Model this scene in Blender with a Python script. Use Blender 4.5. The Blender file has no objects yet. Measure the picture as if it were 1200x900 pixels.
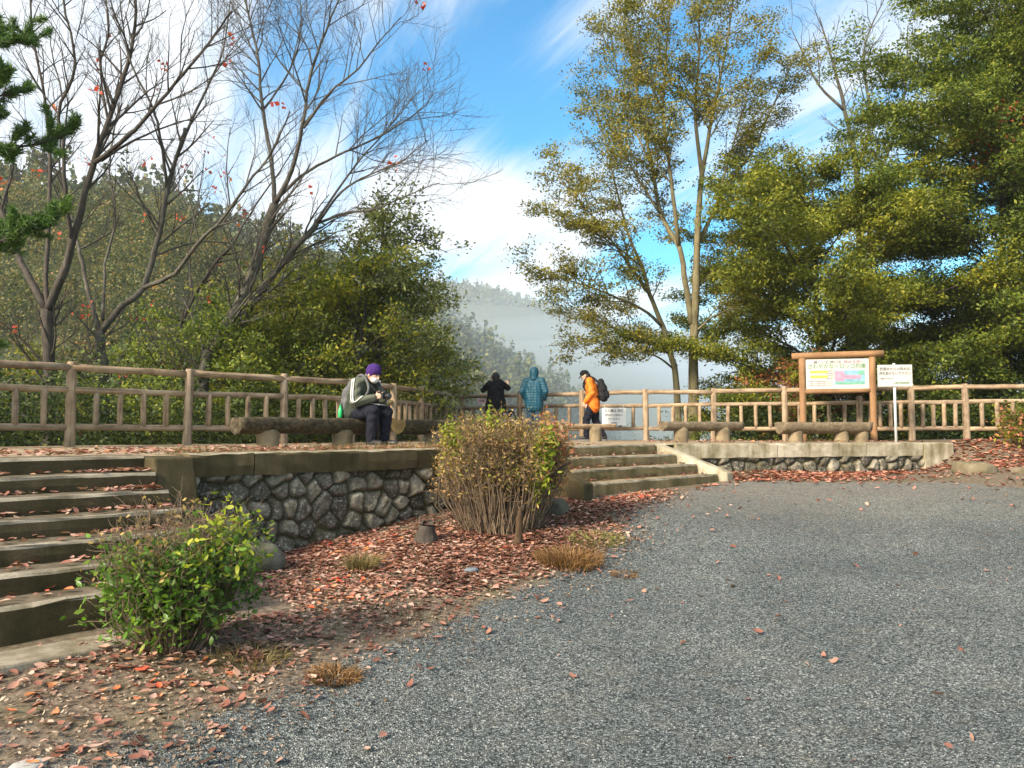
import bpy, math, random
import numpy as np
from mathutils import Vector, Matrix, Euler

random.seed(7)
rng = np.random.default_rng(11)
sc = bpy.context.scene
COL = sc.collection
R = math.radians

# ------------------------------------------------------------------ camera, sky, sun, exposure
CAM_Z = 0.22                      # the terrace top is z = 0, the gravel lot lies lower
FPX = 900.0                       # focal length in pixels of a 1200 px wide picture
PITCH = math.atan(55 / 900)
cam_d = bpy.data.cameras.new('camera')
cam_d.sensor_width = 36
cam_d.lens = 27
cam_d.clip_end = 6000
cam_d.clip_start = 0.05
cam = bpy.data.objects.new('camera', cam_d)
COL.objects.link(cam)
cam.location = (0, 0, CAM_Z)
cam.rotation_euler = (math.pi / 2 + PITCH, 0, 0)
sc.camera = cam

SUN_EL, SUN_AZ = R(31), R(226)    # azimuth clockwise from +Y: the sun stands behind the camera, to the left
w = bpy.data.worlds.new('World')
sc.world = w
w.use_nodes = True
SKY_STRENGTH = 0.15
sun_d = bpy.data.lights.new('sun', 'SUN')
sun_d.energy = 4.6
sun_d.angle = R(14.0)
sun_d.color = (1.0, 0.87, 0.69)
sun = bpy.data.objects.new('sun', sun_d)
COL.objects.link(sun)
SUN_DIR = Vector((math.sin(SUN_AZ) * math.cos(SUN_EL), math.cos(SUN_AZ) * math.cos(SUN_EL), math.sin(SUN_EL)))
sun.rotation_euler = SUN_DIR.to_track_quat('Z', 'Y').to_euler()
sc.view_settings.view_transform = 'Standard'
sc.view_settings.look = 'None'
sc.view_settings.gamma = 1
sc.view_settings.use_curve_mapping = False
sc.view_settings.exposure = 1.08
sc.cycles.max_bounces = 6
sc.cycles.diffuse_bounces = 3
sc.cycles.glossy_bounces = 2
sc.cycles.transmission_bounces = 4
sc.cycles.volume_bounces = 3
sc.cycles.transparent_max_bounces = 8
sc.cycles.caustics_reflective = False
sc.cycles.caustics_refractive = False
sc.cycles.use_denoising = True
sc.cycles.use_adaptive_sampling = True
sc.cycles.adaptive_threshold = 0.015


# ------------------------------------------------------------------ node helpers
def nd(nt, typ, ins=None, **props):
    n = nt.nodes.new(typ)
    for k, v in props.items():
        setattr(n, k, v)
    for k, v in (ins or {}).items():
        s = n.inputs[k]
        if isinstance(v, bpy.types.NodeSocket):
            nt.links.new(v, s)
        elif isinstance(v, bpy.types.Node):
            nt.links.new(v.outputs[0], s)
        else:
            if isinstance(v, (tuple, list)) and len(v) == 3 and s.type == 'RGBA':
                v = (*v, 1)
            s.default_value = v
    return n


def math_n(nt, op, a, b=0.0, c=None, clamp=False):
    ins = {0: a, 1: b}
    if c is not None:
        ins[2] = c
    return nd(nt, 'ShaderNodeMath', ins, operation=op, use_clamp=clamp).outputs[0]


def ramp(nt, fac, stops, interp='LINEAR'):
    n = nd(nt, 'ShaderNodeValToRGB', {0: fac})
    cr = n.color_ramp
    cr.interpolation = interp
    while len(cr.elements) < len(stops):
        cr.elements.new(0.5)
    for e, (p, c) in zip(cr.elements, stops):
        e.position = p
        e.color = (*c, 1) if len(c) == 3 else c
    return n.outputs[0]


def mix(nt, fac, a, b, blend='MIX'):
    n = nd(nt, 'ShaderNodeMix', data_type='RGBA', blend_type=blend)
    for i, v in ((0, fac), (6, a), (7, b)):
        s = n.inputs[i]
        if isinstance(v, bpy.types.NodeSocket):
            nt.links.new(v, s)
        else:
            s.default_value = (*v, 1) if isinstance(v, (tuple, list)) and len(v) == 3 else v
    return n.outputs[2]


def new_mat(name):
    m = bpy.data.materials.new(name)
    m.use_nodes = True
    nt = m.node_tree
    nt.nodes.clear()
    out = nt.nodes.new('ShaderNodeOutputMaterial')
    return m, nt, out


def noise(nt, vec, scale, detail=4, rough=0.55, dist=0.0):
    return nd(nt, 'ShaderNodeTexNoise', {'Vector': vec, 'Scale': scale, 'Detail': detail, 'Roughness': rough, 'Distortion': dist}).outputs[0]


def bsdf_out(nt, out, color, rough=0.85, bump=None, bump_s=0.4, bump_d=0.02, spec=0.3, metal=0.0, transl=0.0, transl_col=None):
    p = nd(nt, 'ShaderNodeBsdfPrincipled', {'Base Color': color, 'Roughness': rough, 'Specular IOR Level': spec, 'Metallic': metal})
    if bump is not None:
        b = nd(nt, 'ShaderNodeBump', {'Strength': bump_s, 'Distance': bump_d, 'Height': bump})
        nt.links.new(b.outputs[0], p.inputs['Normal'])
    sh = p.outputs[0]
    if transl > 0:
        t = nd(nt, 'ShaderNodeBsdfTranslucent', {'Color': transl_col if transl_col is not None else color})
        sh = nd(nt, 'ShaderNodeMixShader', {0: transl, 1: sh, 2: t}).outputs[0]
    nt.links.new(sh, out.inputs[0])


def pos_of(nt):
    return nd(nt, 'ShaderNodeNewGeometry').outputs['Position']


def plain(name, col, rough=0.8, spec=0.3, var=0.25, scale=12, bump=0.2, metal=0.0, bump_d=0.01):
    m, nt, out = new_mat(name)
    tc = nd(nt, 'ShaderNodeTexCoord').outputs['Object']
    f = noise(nt, tc, scale, 5)
    lo = tuple(c * (1 - var) for c in col)
    hi = tuple(min(1, c * (1 + var)) for c in col)
    c = ramp(nt, f, [(0.3, lo), (0.7, hi)])
    bsdf_out(nt, out, c, rough, f, bump, bump_d, spec, metal)
    return m


def leaf_mat(name, stops, transl=0.3, rough=0.55, spec=0.3, bright=1.6, clump=1.1):
    m, nt, out = new_mat(name)
    g = nd(nt, 'ShaderNodeNewGeometry')
    big = noise(nt, g.outputs['Position'], clump, 2)
    f = math_n(nt, 'ADD', math_n(nt, 'MULTIPLY', g.outputs['Random Per Island'], 0.75), math_n(nt, 'MULTIPLY', math_n(nt, 'SUBTRACT', big, 0.37), 0.95), clamp=True)
    c = ramp(nt, f, stops)
    tcol = mix(nt, 1.0, c, (bright, bright * 1.05, bright * 0.6), 'MULTIPLY')
    bsdf_out(nt, out, c, rough, spec=spec, transl=transl, transl_col=tcol)
    return m


# ------------------------------------------------------------------ sky
nt = w.node_tree
nt.nodes.clear()
wo = nt.nodes.new('ShaderNodeOutputWorld')
sky = nd(nt, 'ShaderNodeTexSky', sky_type='NISHITA', sun_disc=False, sun_elevation=SUN_EL, sun_rotation=SUN_AZ,
         air_density=1.0, dust_density=0.6, ozone_density=2.0, altitude=200)
hsv = nd(nt, 'ShaderNodeHueSaturation', {'Hue': 0.485, 'Saturation': 1.40, 'Value': .80, 'Color': sky})
tc = nd(nt, 'ShaderNodeTexCoord').outputs['Generated']
sx = nd(nt, 'ShaderNodeSeparateXYZ', {0: tc})
zz = math_n(nt, 'ADD', math_n(nt, 'MAXIMUM', sx.outputs[2], 0.0), 0.10)
u = math_n(nt, 'DIVIDE', sx.outputs[0], zz)
v = math_n(nt, 'DIVIDE', sx.outputs[1], zz)
u2 = math_n(nt, 'ADD', u, math_n(nt, 'MULTIPLY', v, 0.42))
cv = nd(nt, 'ShaderNodeCombineXYZ', {0: math_n(nt, 'MULTIPLY', u2, 2.5), 1: math_n(nt, 'MULTIPLY', v, 0.55), 2: 3.7}).outputs[0]
n1 = noise(nt, cv, 1.0, 9, 0.6, 0.7)
cv2 = nd(nt, 'ShaderNodeCombineXYZ', {0: math_n(nt, 'MULTIPLY', u, 0.5), 1: math_n(nt, 'MULTIPLY', v, 0.5), 2: 9.1}).outputs[0]
n2 = noise(nt, cv2, 1.0, 6, 0.55, 0.3)


def patch(cx, cz, rx, rz, amp):     # a broad clear or cloudy part of the sky, centred on a direction
    ax = math_n(nt, 'DIVIDE', math_n(nt, 'SUBTRACT', sx.outputs[0], cx), rx)
    az = math_n(nt, 'DIVIDE', math_n(nt, 'SUBTRACT', sx.outputs[2], cz), rz)
    d2 = math_n(nt, 'ADD', math_n(nt, 'MULTIPLY', ax, ax), math_n(nt, 'MULTIPLY', az, az))
    return math_n(nt, 'MULTIPLY', math_n(nt, 'EXPONENT', math_n(nt, 'MULTIPLY', d2, -1.0)), amp)


dens = math_n(nt, 'ADD', math_n(nt, 'MULTIPLY', n1, 1.05), math_n(nt, 'MULTIPLY', n2, 0.35))
for pt in ((-0.02, 0.40, 0.20, 0.10, -0.27), (-0.26, 0.43, 0.10, 0.09, -0.12), (-0.55, 0.42, 0.28, 0.25, 0.17), (-0.05, 0.275, 0.13, 0.06, 0.34),
           (0.30, 0.42, 0.22, 0.2, -0.10), (0.28, 0.22, 0.2, 0.06, -0.10), (-0.02, 0.175, 0.14, 0.022, 0.10)):
    dens = math_n(nt, 'ADD', dens, patch(*pt))
cm = nd(nt, 'ShaderNodeMapRange', {'Value': dens, 'From Min': 0.52, 'From Max': 0.86, 'To Min': 0.0, 'To Max': 0.95}, interpolation_type='SMOOTHSTEP').outputs[0]
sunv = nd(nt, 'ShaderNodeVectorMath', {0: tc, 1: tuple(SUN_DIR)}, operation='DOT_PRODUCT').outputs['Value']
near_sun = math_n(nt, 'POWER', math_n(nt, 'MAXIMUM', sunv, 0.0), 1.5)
cm = math_n(nt, 'MAXIMUM', cm, math_n(nt, 'MULTIPLY', near_sun, 0.9))       # unseen bright cloud round the sun, added behind the camera as front fill light
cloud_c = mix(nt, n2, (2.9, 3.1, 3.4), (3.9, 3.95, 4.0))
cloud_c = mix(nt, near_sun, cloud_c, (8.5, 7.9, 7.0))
blue = mix(nt, 1.0, hsv.outputs[0], (.10, .97, 1.10), 'MULTIPLY')
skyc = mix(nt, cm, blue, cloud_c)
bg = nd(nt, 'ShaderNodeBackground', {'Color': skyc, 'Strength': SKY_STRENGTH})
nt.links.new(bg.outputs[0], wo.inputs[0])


# ------------------------------------------------------------------ geometry helpers
def ray(px, py):
    u_, v_ = (px - 600) / FPX, (450 - py) / FPX
    c, s = math.cos(PITCH), math.sin(PITCH)
    return np.array([u_, c - v_ * s, s + v_ * c])


def at(px, py, Y):                  # the point at distance Y seen there in the survey photograph
    d = ray(px, py)
    return np.array([0, 0, CAM_Z]) + d * (Y / d[1])


def xat(px, Y):
    return (px - 600) / FPX * Y


S2 = math.sqrt(0.5)


def sp(s, p, z=0.0):                # along / across the terrace edge, which runs at 45 degrees
    return np.array([(s + p) * S2, (s - p) * S2, z])


EDGE_P = -7.07


def mesh_np(name, V, F):            # V (n,3), F (m,k) -> mesh data, fast
    V = np.ascontiguousarray(V, dtype=np.float32)
    F = np.ascontiguousarray(F, dtype=np.int32)
    me = bpy.data.meshes.new(name)
    me.vertices.add(len(V))
    me.vertices.foreach_set('co', V.ravel())
    k = F.shape[1]
    me.loops.add(F.size)
    me.loops.foreach_set('vertex_index', F.ravel())
    me.polygons.add(len(F))
    me.polygons.foreach_set('loop_start', np.arange(0, F.size, k, dtype=np.int32))
    me.update(calc_edges=True)
    return me


def shade(me, smooth=True):
    me.polygons.foreach_set('use_smooth', np.full(len(me.polygons), smooth, dtype=bool))


def link(name, me, mats, parent=None, loc=(0, 0, 0)):
    o = bpy.data.objects.new(name, me)
    COL.objects.link(o)
    for m in (mats if isinstance(mats, (list, tuple)) else [mats]):
        if m is not None:
            me.materials.append(m)
    if parent is not None:
        o.parent = parent
    o.location = loc
    return o


def root_loc(o):
    v = Vector((0, 0, 0))
    while o is not None:
        v = v + o.location
        o = o.parent
    return np.array(v)


def tag(o, label=None, cat=None, group=None, kind=None):
    if label:
        o['label'] = label
    if cat:
        o['category'] = cat
    if group:
        o['group'] = group
    if kind:
        o['kind'] = kind
    return o


def thing(name, label, cat, loc=(0, 0, 0), rz=0.0, group=None):
    o = bpy.data.objects.new(name, None)
    COL.objects.link(o)
    o.location = Vector(tuple(float(c) for c in loc))
    o.rotation_euler = (0, 0, rz)
    o.empty_display_size = 0.2
    return tag(o, label, cat, group)


def copy_tree(o, parent=None):
    c = o.copy()
    COL.objects.link(c)
    if parent is not None:
        c.parent = parent
    for ch in list(o.children):
        copy_tree(ch, c)
    return c


class MB:
    """collects shapes in world or local coordinates and links them as ONE mesh"""

    def __init__(self):
        self.v, self.f, self.mi, self.n = [], [], [], 0

    def add(self, V, F, mi=0):
        V = np.asarray(V, float)
        for f in F:
            self.f.append(tuple(int(i) + self.n for i in f))
            self.mi.append(mi)
        self.v.append(V)
        self.n += len(V)

    def box(self, c, size, rot=None, mi=0, jitter=0.0):
        V = np.array([[x, y, z] for x in (-.5, .5) for y in (-.5, .5) for z in (-.5, .5)]) * np.array(size)
        if jitter:
            V = V + rng.normal(0, jitter, V.shape)
        if rot is not None:
            V = V @ np.array(rot).T
        self.add(V + np.array(c), [(0, 1, 3, 2), (4, 6, 7, 5), (0, 4, 5, 1), (2, 3, 7, 6), (0, 2, 6, 4), (1, 5, 7, 3)], mi)

    def hexa(self, bottom, top, mi=0):   # 4 + 4 corners, same order
        V = np.array(list(bottom) + list(top), float)
        self.add(V, [(3, 2, 1, 0), (4, 5, 6, 7), (0, 1, 5, 4), (1, 2, 6, 5), (2, 3, 7, 6), (3, 0, 4, 7)], mi)

    def tube(self, pts, rad, sides=8, cap=True, mi=0, lump=0.0):
        pts = np.asarray(pts, float)
        n = len(pts)
        rad = np.broadcast_to(np.asarray(rad, float), (n,))
        t = np.gradient(pts, axis=0)
        t /= np.linalg.norm(t, axis=1)[:, None] + 1e-9
        ref = np.array([0, 0, 1.0]) if abs(t[0][2]) < 0.9 else np.array([1.0, 0, 0])
        a = np.linspace(0, 2 * math.pi, sides, endpoint=False)
        V = []
        for i in range(n):
            x = np.cross(ref, t[i])
            x /= np.linalg.norm(x) + 1e-9
            y = np.cross(t[i], x)
            ref = np.cross(x, t[i]) * -1 if False else ref
            r = rad[i] * (1 + (rng.uniform(-lump, lump, sides) if lump else 0))
            V.append(pts[i] + np.outer(np.cos(a) * r, x) + np.outer(np.sin(a) * r, y))
        V = np.concatenate(V)
        F = []
        for i in range(n - 1):
            for j in range(sides):
                k = (j + 1) % sides
                F.append((i * sides + j, i * sides + k, (i + 1) * sides + k, (i + 1) * sides + j))
        if cap:
            F.append(tuple(range(sides - 1, -1, -1)))
            F.append(tuple((n - 1) * sides + j for j in range(sides)))
        self.add(V, F, mi)

    def ellipsoid(self, c, r, seg=12, rings=8, mi=0, rot=None):
        V = [[0, 0, -1]]
        for i in range(1, rings):
            ph = -math.pi / 2 + math.pi * i / rings
            for j in range(seg):
                th = 2 * math.pi * j / seg
                V.append([math.cos(ph) * math.cos(th), math.cos(ph) * math.sin(th), math.sin(ph)])
        V.append([0, 0, 1])
        V = np.array(V) * np.array(r)
        if rot is not None:
            V = V @ np.array(rot).T
        F = []
        for j in range(seg):
            F.append((0, 1 + (j + 1) % seg, 1 + j))
            F.append((len(V) - 1, 1 + (rings - 2) * seg + j, 1 + (rings - 2) * seg + (j + 1) % seg))
        for i in range(rings - 2):
            for j in range(seg):
                k = (j + 1) % seg
                F.append((1 + i * seg + j, 1 + i * seg + k, 1 + (i + 1) * seg + k, 1 + (i + 1) * seg + j))
        self.add(V + np.array(c), F, mi)

    def capsule(self, p0, p1, r0, r1, seg=10):
        p0, p1 = np.array(p0, float), np.array(p1, float)
        L = np.linalg.norm(p1 - p0)
        if L < 1e-6:
            return self.ellipsoid(p0, (r0,) * 3)
        d = (p1 - p0) / L
        pts, rad = [], []
        for a in (-80, -50, -20):
            pts.append(p0 + d * r0 * math.sin(R(a))); rad.append(r0 * math.cos(R(a)))
        for q in (0.25, 0.5, 0.75):
            pts.append(p0 + (p1 - p0) * q); rad.append(r0 + (r1 - r0) * q)
        for a in (20, 50, 80):
            pts.append(p1 + d * r1 * math.sin(R(a))); rad.append(r1 * math.cos(R(a)))
        self.tube(pts, rad, seg)

    def mesh(self, name, off=None, smooth=False):
        V = np.concatenate(self.v) if self.v else np.zeros((0, 3))
        if off is not None:
            V = V - off
        me = bpy.data.meshes.new(name)
        me.from_pydata(V.tolist(), [], self.f)
        me.polygons.foreach_set('material_index', np.array(self.mi, dtype=np.int32))
        shade(me, smooth)
        me.update()
        return me

    def build(self, name, mats, parent=None, smooth=False, bevel=0.0):
        off = root_loc(parent) if parent is not None else None
        o = link(name, self.mesh(name, off, smooth), mats, parent)
        if bevel:
            b = o.modifiers.new('bevel', 'BEVEL')
            b.width = bevel
            b.segments = 2
            b.limit_method = 'ANGLE'
        return o


def unit(v):
    v = np.asarray(v, float)
    return v / (np.linalg.norm(v, axis=-1, keepdims=True) + 1e-9)


def leaves(name, C, size, mat, parent=None, aspect=0.5, up=0.8, axis=None, ax_w=0.0, fold=0.25, spread=0.35, kind=None, curl=0.0):
    """many small folded leaf faces, one mesh; C centres in world coordinates"""
    C = np.asarray(C, float)
    n = len(C)
    nrm = unit(rng.normal(0, 1, (n, 3)) * (1 - up) + np.array([0, 0, 1]) * up)
    a = rng.normal(0, 1, (n, 3))
    if axis is not None:
        a = a * (1 - ax_w) + np.asarray(axis) * ax_w * 1.5
    a = unit(a - nrm * np.sum(a * nrm, 1)[:, None])
    b = np.cross(nrm, a)
    L = (size * (1 + rng.uniform(-spread, spread, n)))[:, None]
    W = L * aspect * 0.5
    V = np.empty((n, 4, 3))
    V[:, 0] = C - a * L * 0.5 + nrm * L * curl
    V[:, 1] = C + b * W + a * L * 0.05 + nrm * W * fold
    V[:, 2] = C + a * L * 0.5 + nrm * L * curl * rng.uniform(-1, 1, (n, 1))
    V[:, 3] = C - b * W + a * L * 0.05 + nrm * W * fold
    i = np.arange(n)[:, None] * 4
    F = np.concatenate([i + np.array([0, 1, 2]), i + np.array([0, 2, 3])])
    V = V.reshape(-1, 3)
    if parent is not None:
        V = V - root_loc(parent)
    o = link(name, mesh_np(name, V, F), mat, parent)
    if kind:
        o['kind'] = kind
    return o


def leaves8(name, C, size, mat, parent=None, aspect=0.5, up=0.8, fold=0.25, spread=0.45, curl=0.25, kind=None):
    """near leaves: pointed outline, midrib fold and a lengthwise curl"""
    C = np.asarray(C, float)
    n = len(C)
    nrm = unit(rng.normal(0, 1, (n, 3)) * (1 - up) + np.array([0, 0, 1]) * up)
    a = rng.normal(0, 1, (n, 3))
    a = unit(a - nrm * np.sum(a * nrm, 1)[:, None])
    b = np.cross(nrm, a)
    L = size * (1 + rng.uniform(-spread, spread, n))
    W = L * aspect * rng.uniform(.75, 1.2, n)
    cu = curl * rng.uniform(-.3, 1.3, n)
    fo = fold * rng.uniform(-.2, 1.5, n)
    tw = rng.normal(0, .25, n)
    st = [(-.5, 0, 0), (-.2, .42, 1), (-.2, 0, 0), (-.2, -.42, 1), (.16, .40, 1), (.16, 0, 0), (.16, -.40, 1), (.5, 0, 0)]
    V = np.empty((n, 8, 3))
    for k, (q, w_, e) in enumerate(st):
        h = (q * q * 4) * cu * L * .35 + abs(w_) * fo * W + q * w_ * tw * W
        V[:, k] = C + a * (q * L)[:, None] + b * (w_ * W)[:, None] + nrm * h[:, None]
    F0 = np.array([[0, 2, 1], [0, 3, 2], [1, 2, 5], [1, 5, 4], [2, 3, 6], [2, 6, 5], [4, 5, 7], [5, 6, 7]])
    F = (np.arange(n)[:, None, None] * 8 + F0[None]).reshape(-1, 3)
    V = V.reshape(-1, 3)
    if parent is not None:
        V = V - root_loc(parent)
    o = link(name, mesh_np(name, V, F), mat, parent)
    if kind:
        o['kind'] = kind
    return o


def catmull(P, per=4):
    P = np.asarray(P, float)
    if len(P) < 3:
        q = np.linspace(0, 1, per + 1)[:, None]
        return P[0] + (P[-1] - P[0]) * q
    Q = np.vstack([2 * P[0] - P[1], P, 2 * P[-1] - P[-2]])
    out = []
    for i in range(1, len(Q) - 2):
        for k in range(per):
            t = k / per
            out.append(0.5 * ((2 * Q[i]) + (-Q[i - 1] + Q[i + 1]) * t + (2 * Q[i - 1] - 5 * Q[i] + 4 * Q[i + 1] - Q[i + 2]) * t * t
                              + (-Q[i - 1] + 3 * Q[i] - 3 * Q[i + 1] + Q[i + 2]) * t ** 3))
    out.append(P[-1])
    return np.array(out)


# ------------------------------------------------------------------ ground heights
CTRL = np.array([
    (-3.2, 4.4, -1.03), (-2.05, 4.5, -1.05), (-1.75, 5.4, -1.06), (-2.43, 7.56, -1.0), (-1.6, 8.3, -.86), (-.91, 9.09, -.74), (-.1, 8.1, -.82), (.97, 9.6, -.63),
    (3.2, 11.9, -.55), (3.7, 12.7, -.46), (7.7, 13.8, -.40), (7.0, 11.5, -.42), (8.4, 12.6, -.24), (9.3, 14.2, 0.0), (8.2, 14.25, -.03), (8.2, 15.2, .0), (8.5, 16.6, .03), (8.9, 15.5, .03),
    (10.5, 15.5, .05), (11, 12, -.2), (14, 16, .1), (0, 3.4, -1.36), (4, 3.4, -1.36), (4, 8, -.93), (9, 9, -.72), (1.5, 7, -1.0),
    (-3, 3, -1.18), (-1.5, 3.2, -1.28), (-6, 1, -1.25), (0, 0, -1.42), (6, 0, -1.42), (-8, -4, -1.45), (8, -6, -1.5), (18, 6, -.8), (-14, -12, -1.6), (20, -12, -1.6), (20, 16, .2)])


def _tps(d2):
    return np.where(d2 > 1e-9, 0.5 * d2 * np.log(np.maximum(d2, 1e-9)), 0.0)


_d2 = ((CTRL[:, None, :2] - CTRL[None, :, :2]) ** 2).sum(-1)
_A = _tps(_d2) + np.eye(len(CTRL)) * 0.02
_P = np.c_[np.ones(len(CTRL)), CTRL[:, :2]]
_K = np.block([[_A, _P], [_P.T, np.zeros((3, 3))]])
_W = np.linalg.solve(_K, np.r_[CTRL[:, 2], 0, 0, 0])


def fbm(x, y, s=1.0, seed=0):
    out = np.zeros_like(np.asarray(x, float))
    r = np.random.default_rng(seed)
    amp = 1.0
    for o in range(4):
        for k in range(3):
            th, ph = r.uniform(0, 6.28, 2)
            fx, fy = math.cos(th) * s * 2 ** o, math.sin(th) * s * 2 ** o
            out = out + amp * np.sin(fx * x + fy * y + ph + 0.7 * np.sin(fy * x * .7 - fx * y * .7 + ph * 2))
        amp *= 0.55
    return out / 4.5


def gz(x, y):
    x = np.clip(np.asarray(x, float), -16, 22)
    y = np.clip(np.asarray(y, float), -14, 17)
    sh = x.shape
    q = np.c_[x.ravel(), y.ravel()]
    d2 = ((q[:, None, :] - CTRL[None, :, :2]) ** 2).sum(-1)
    z = _tps(d2) @ _W[:-3] + _W[-3] + q @ _W[-2:]
    z = z + 0.018 * fbm(q[:, 0], q[:, 1], 2.3, 5)
    return z.reshape(sh)


def smooth01(t):
    t = np.clip(t, 0, 1)
    return t * t * (3 - 2 * t)


# limit between swept gravel and leaf-strewn earth, surveyed along the lot
BND_PX = [(180, 930), (300, 850), (380, 800), (450, 770), (530, 740), (600, 700), (680, 670), (742, 632), (728, 604), (800, 578), (860, 566), (1000, 566), (1100, 566), (1210, 575), (1300, 585)]


def on_ground(px, py):
    d = ray(px, py)
    lo, hi = 1.0, 40.0
    for _ in range(40):
        m = (lo + hi) / 2
        q = d * (m / d[1])
        if q[2] + CAM_Z > float(gz(q[0], q[1])):
            lo = m
        else:
            hi = m
    q = d * (lo / d[1])
    return np.array([q[0], q[1]])


BND = np.array([on_ground(*p) for p in BND_PX])
BND = np.vstack([[BND[0][0] - 1.5, BND[0][1] - 2.5], BND, [BND[-1][0] + 4, BND[-1][1] - 1]])


def bnd_dist(x, y):                 # > 0 on the earth side (left of / beyond the limit)
    best = np.full(x.shape, 1e9)
    sgn = np.ones(x.shape)
    for a, b in zip(BND[:-1], BND[1:]):
        ab = b - a
        t = np.clip(((x - a[0]) * ab[0] + (y - a[1]) * ab[1]) / (ab @ ab), 0, 1)
        dx, dy = x - a[0] - t * ab[0], y - a[1] - t * ab[1]
        d = np.hypot(dx, dy)
        s = np.sign(ab[0] * (y - a[1]) - ab[1] * (x - a[0]))
        upd = d < best - 1e-9
        best = np.where(upd, d, best)
        sgn = np.where(upd, s, sgn)
    return best * sgn


# ------------------------------------------------------------------ materials
def gravel_mat():
    m, nt, out = new_mat('gravel_and_earth')
    pos = pos_of(nt)
    warp = nd(nt, 'ShaderNodeTexNoise', {'Vector': pos, 'Scale': 9.0, 'Detail': 2})
    pv = nd(nt, 'ShaderNodeVectorMath', {0: pos, 1: nd(nt, 'ShaderNodeVectorMath', {0: warp.outputs[1], 1: (0.03, 0.03, 0.03)}, operation='MULTIPLY').outputs[0]}, operation='ADD').outputs[0]
    vo = nd(nt, 'ShaderNodeTexVoronoi', {'Vector': pv, 'Scale': 105.0, 'Randomness': 1.0})
    rr = nd(nt, 'ShaderNodeSeparateColor', {0: vo.outputs['Color']}).outputs[0]
    big = noise(nt, pos, 0.8, 4)
    mid = noise(nt, pos, 6.0, 3)
    g = ramp(nt, rr, [(0, (.014, .017, .018)), (.35, (.054, .065, .067)), (.72, (.13, .149, .151)), (.93, (.225, .242, .24)), (1, (.38, .385, .37))])
    g = mix(nt, 1.0, g, ramp(nt, big, [(.3, (.74, .76, .78)), (.7, (1.22, 1.19, 1.14))]), 'MULTIPLY')
    g = mix(nt, math_n(nt, 'MULTIPLY', math_n(nt, 'SUBTRACT', mid, 0.5, clamp=True), 1.2), g, (.17, .15, .12))
    n2 = noise(nt, pos, 24.0, 5)
    n3 = noise(nt, pos, 3.0, 5)
    e = ramp(nt, n2, [(.25, (.055, .040, .028)), (.5, (.13, .098, .070)), (.75, (.22, .175, .135))])
    e = mix(nt, ramp(nt, n3, [(.45, (0, 0, 0)), (.7, (.55, .55, .55))]), e, (.10, .095, .045))
    at_ = nd(nt, 'ShaderNodeAttribute', attribute_name='earth')
    f = math_n(nt, 'ADD', at_.outputs['Fac'], math_n(nt, 'MULTIPLY', math_n(nt, 'SUBTRACT', noise(nt, pos, 4.0, 6, .7), 0.5), 1.0))
    f = nd(nt, 'ShaderNodeMapRange', {'Value': f, 'From Min': .35, 'From Max': .65}, interpolation_type='SMOOTHSTEP').outputs[0]
    du = nd(nt, 'ShaderNodeAttribute', attribute_name='far_tan').outputs['Fac']
    g = mix(nt, math_n(nt, 'MULTIPLY', du, math_n(nt, 'ADD', math_n(nt, 'MULTIPLY', mid, .9), .15)), g, mix(nt, rr, (.14, .115, .088), (.30, .26, .21)))
    c = mix(nt, f, g, e)
    hgt = mix(nt, f, vo.outputs['Distance'], n2)
    bsdf_out(nt, out, c, .92, hgt, .8, .014, .2)
    return m


def concrete_mat(name, c0, c1, moss, moss_amt):
    m, nt, out = new_mat(name)
    pos = pos_of(nt)
    n1 = noise(nt, pos, 7.0, 6, .65)
    n2 = noise(nt, pos, 60.0, 3)
    n3 = noise(nt, pos, 2.2, 5, .6)
    st = nd(nt, 'ShaderNodeMapping', {'Vector': pos, 'Scale': (9, 9, 0.8)}).outputs[0]
    streak = noise(nt, st, 1.0, 4)
    c = ramp(nt, n1, [(.3, c0), (.7, c1)])
    c = mix(nt, ramp(nt, math_n(nt, 'ADD', math_n(nt, 'MULTIPLY', n3, .6), math_n(nt, 'MULTIPLY', streak, .4)), [(.5 - moss_amt * .3, (0, 0, 0)), (.62, (.9, .9, .9))]), c, moss)
    c = mix(nt, .3, c, ramp(nt, n2, [(.3, (.5, .5, .5)), (.7, (1.4, 1.4, 1.4))]), 'MULTIPLY')
    bsdf_out(nt, out, c, .9, math_n(nt, 'ADD', n2, n1), .5, .006, .2)
    return m


def log_mat(name, stops, sc_along=1.2):
    m, nt, out = new_mat(name)
    tcn = nd(nt, 'ShaderNodeTexCoord').outputs['Object']
    oi = nd(nt, 'ShaderNodeObjectInfo').outputs['Random']
    v = nd(nt, 'ShaderNodeVectorMath', {0: tcn, 1: oi}, operation='ADD').outputs[0]
    mp = nd(nt, 'ShaderNodeMapping', {'Vector': v, 'Scale': (22, 22, sc_along)}).outputs[0]
    grain = noise(nt, mp, 1.0, 6, .6, .4)
    blot = noise(nt, v, 6.0, 5, .65)
    f = math_n(nt, 'ADD', math_n(nt, 'MULTIPLY', grain, .6), math_n(nt, 'MULTIPLY', blot, .4))
    c = ramp(nt, f, stops)
    tint = ramp(nt, oi, [(0, (.86, .86, .88)), (1, (1.12, 1.08, 1.02))])
    c = mix(nt, 1.0, c, tint, 'MULTIPLY')
    bsdf_out(nt, out, c, .8, grain, .6, .012, .25)
    return m


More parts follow.
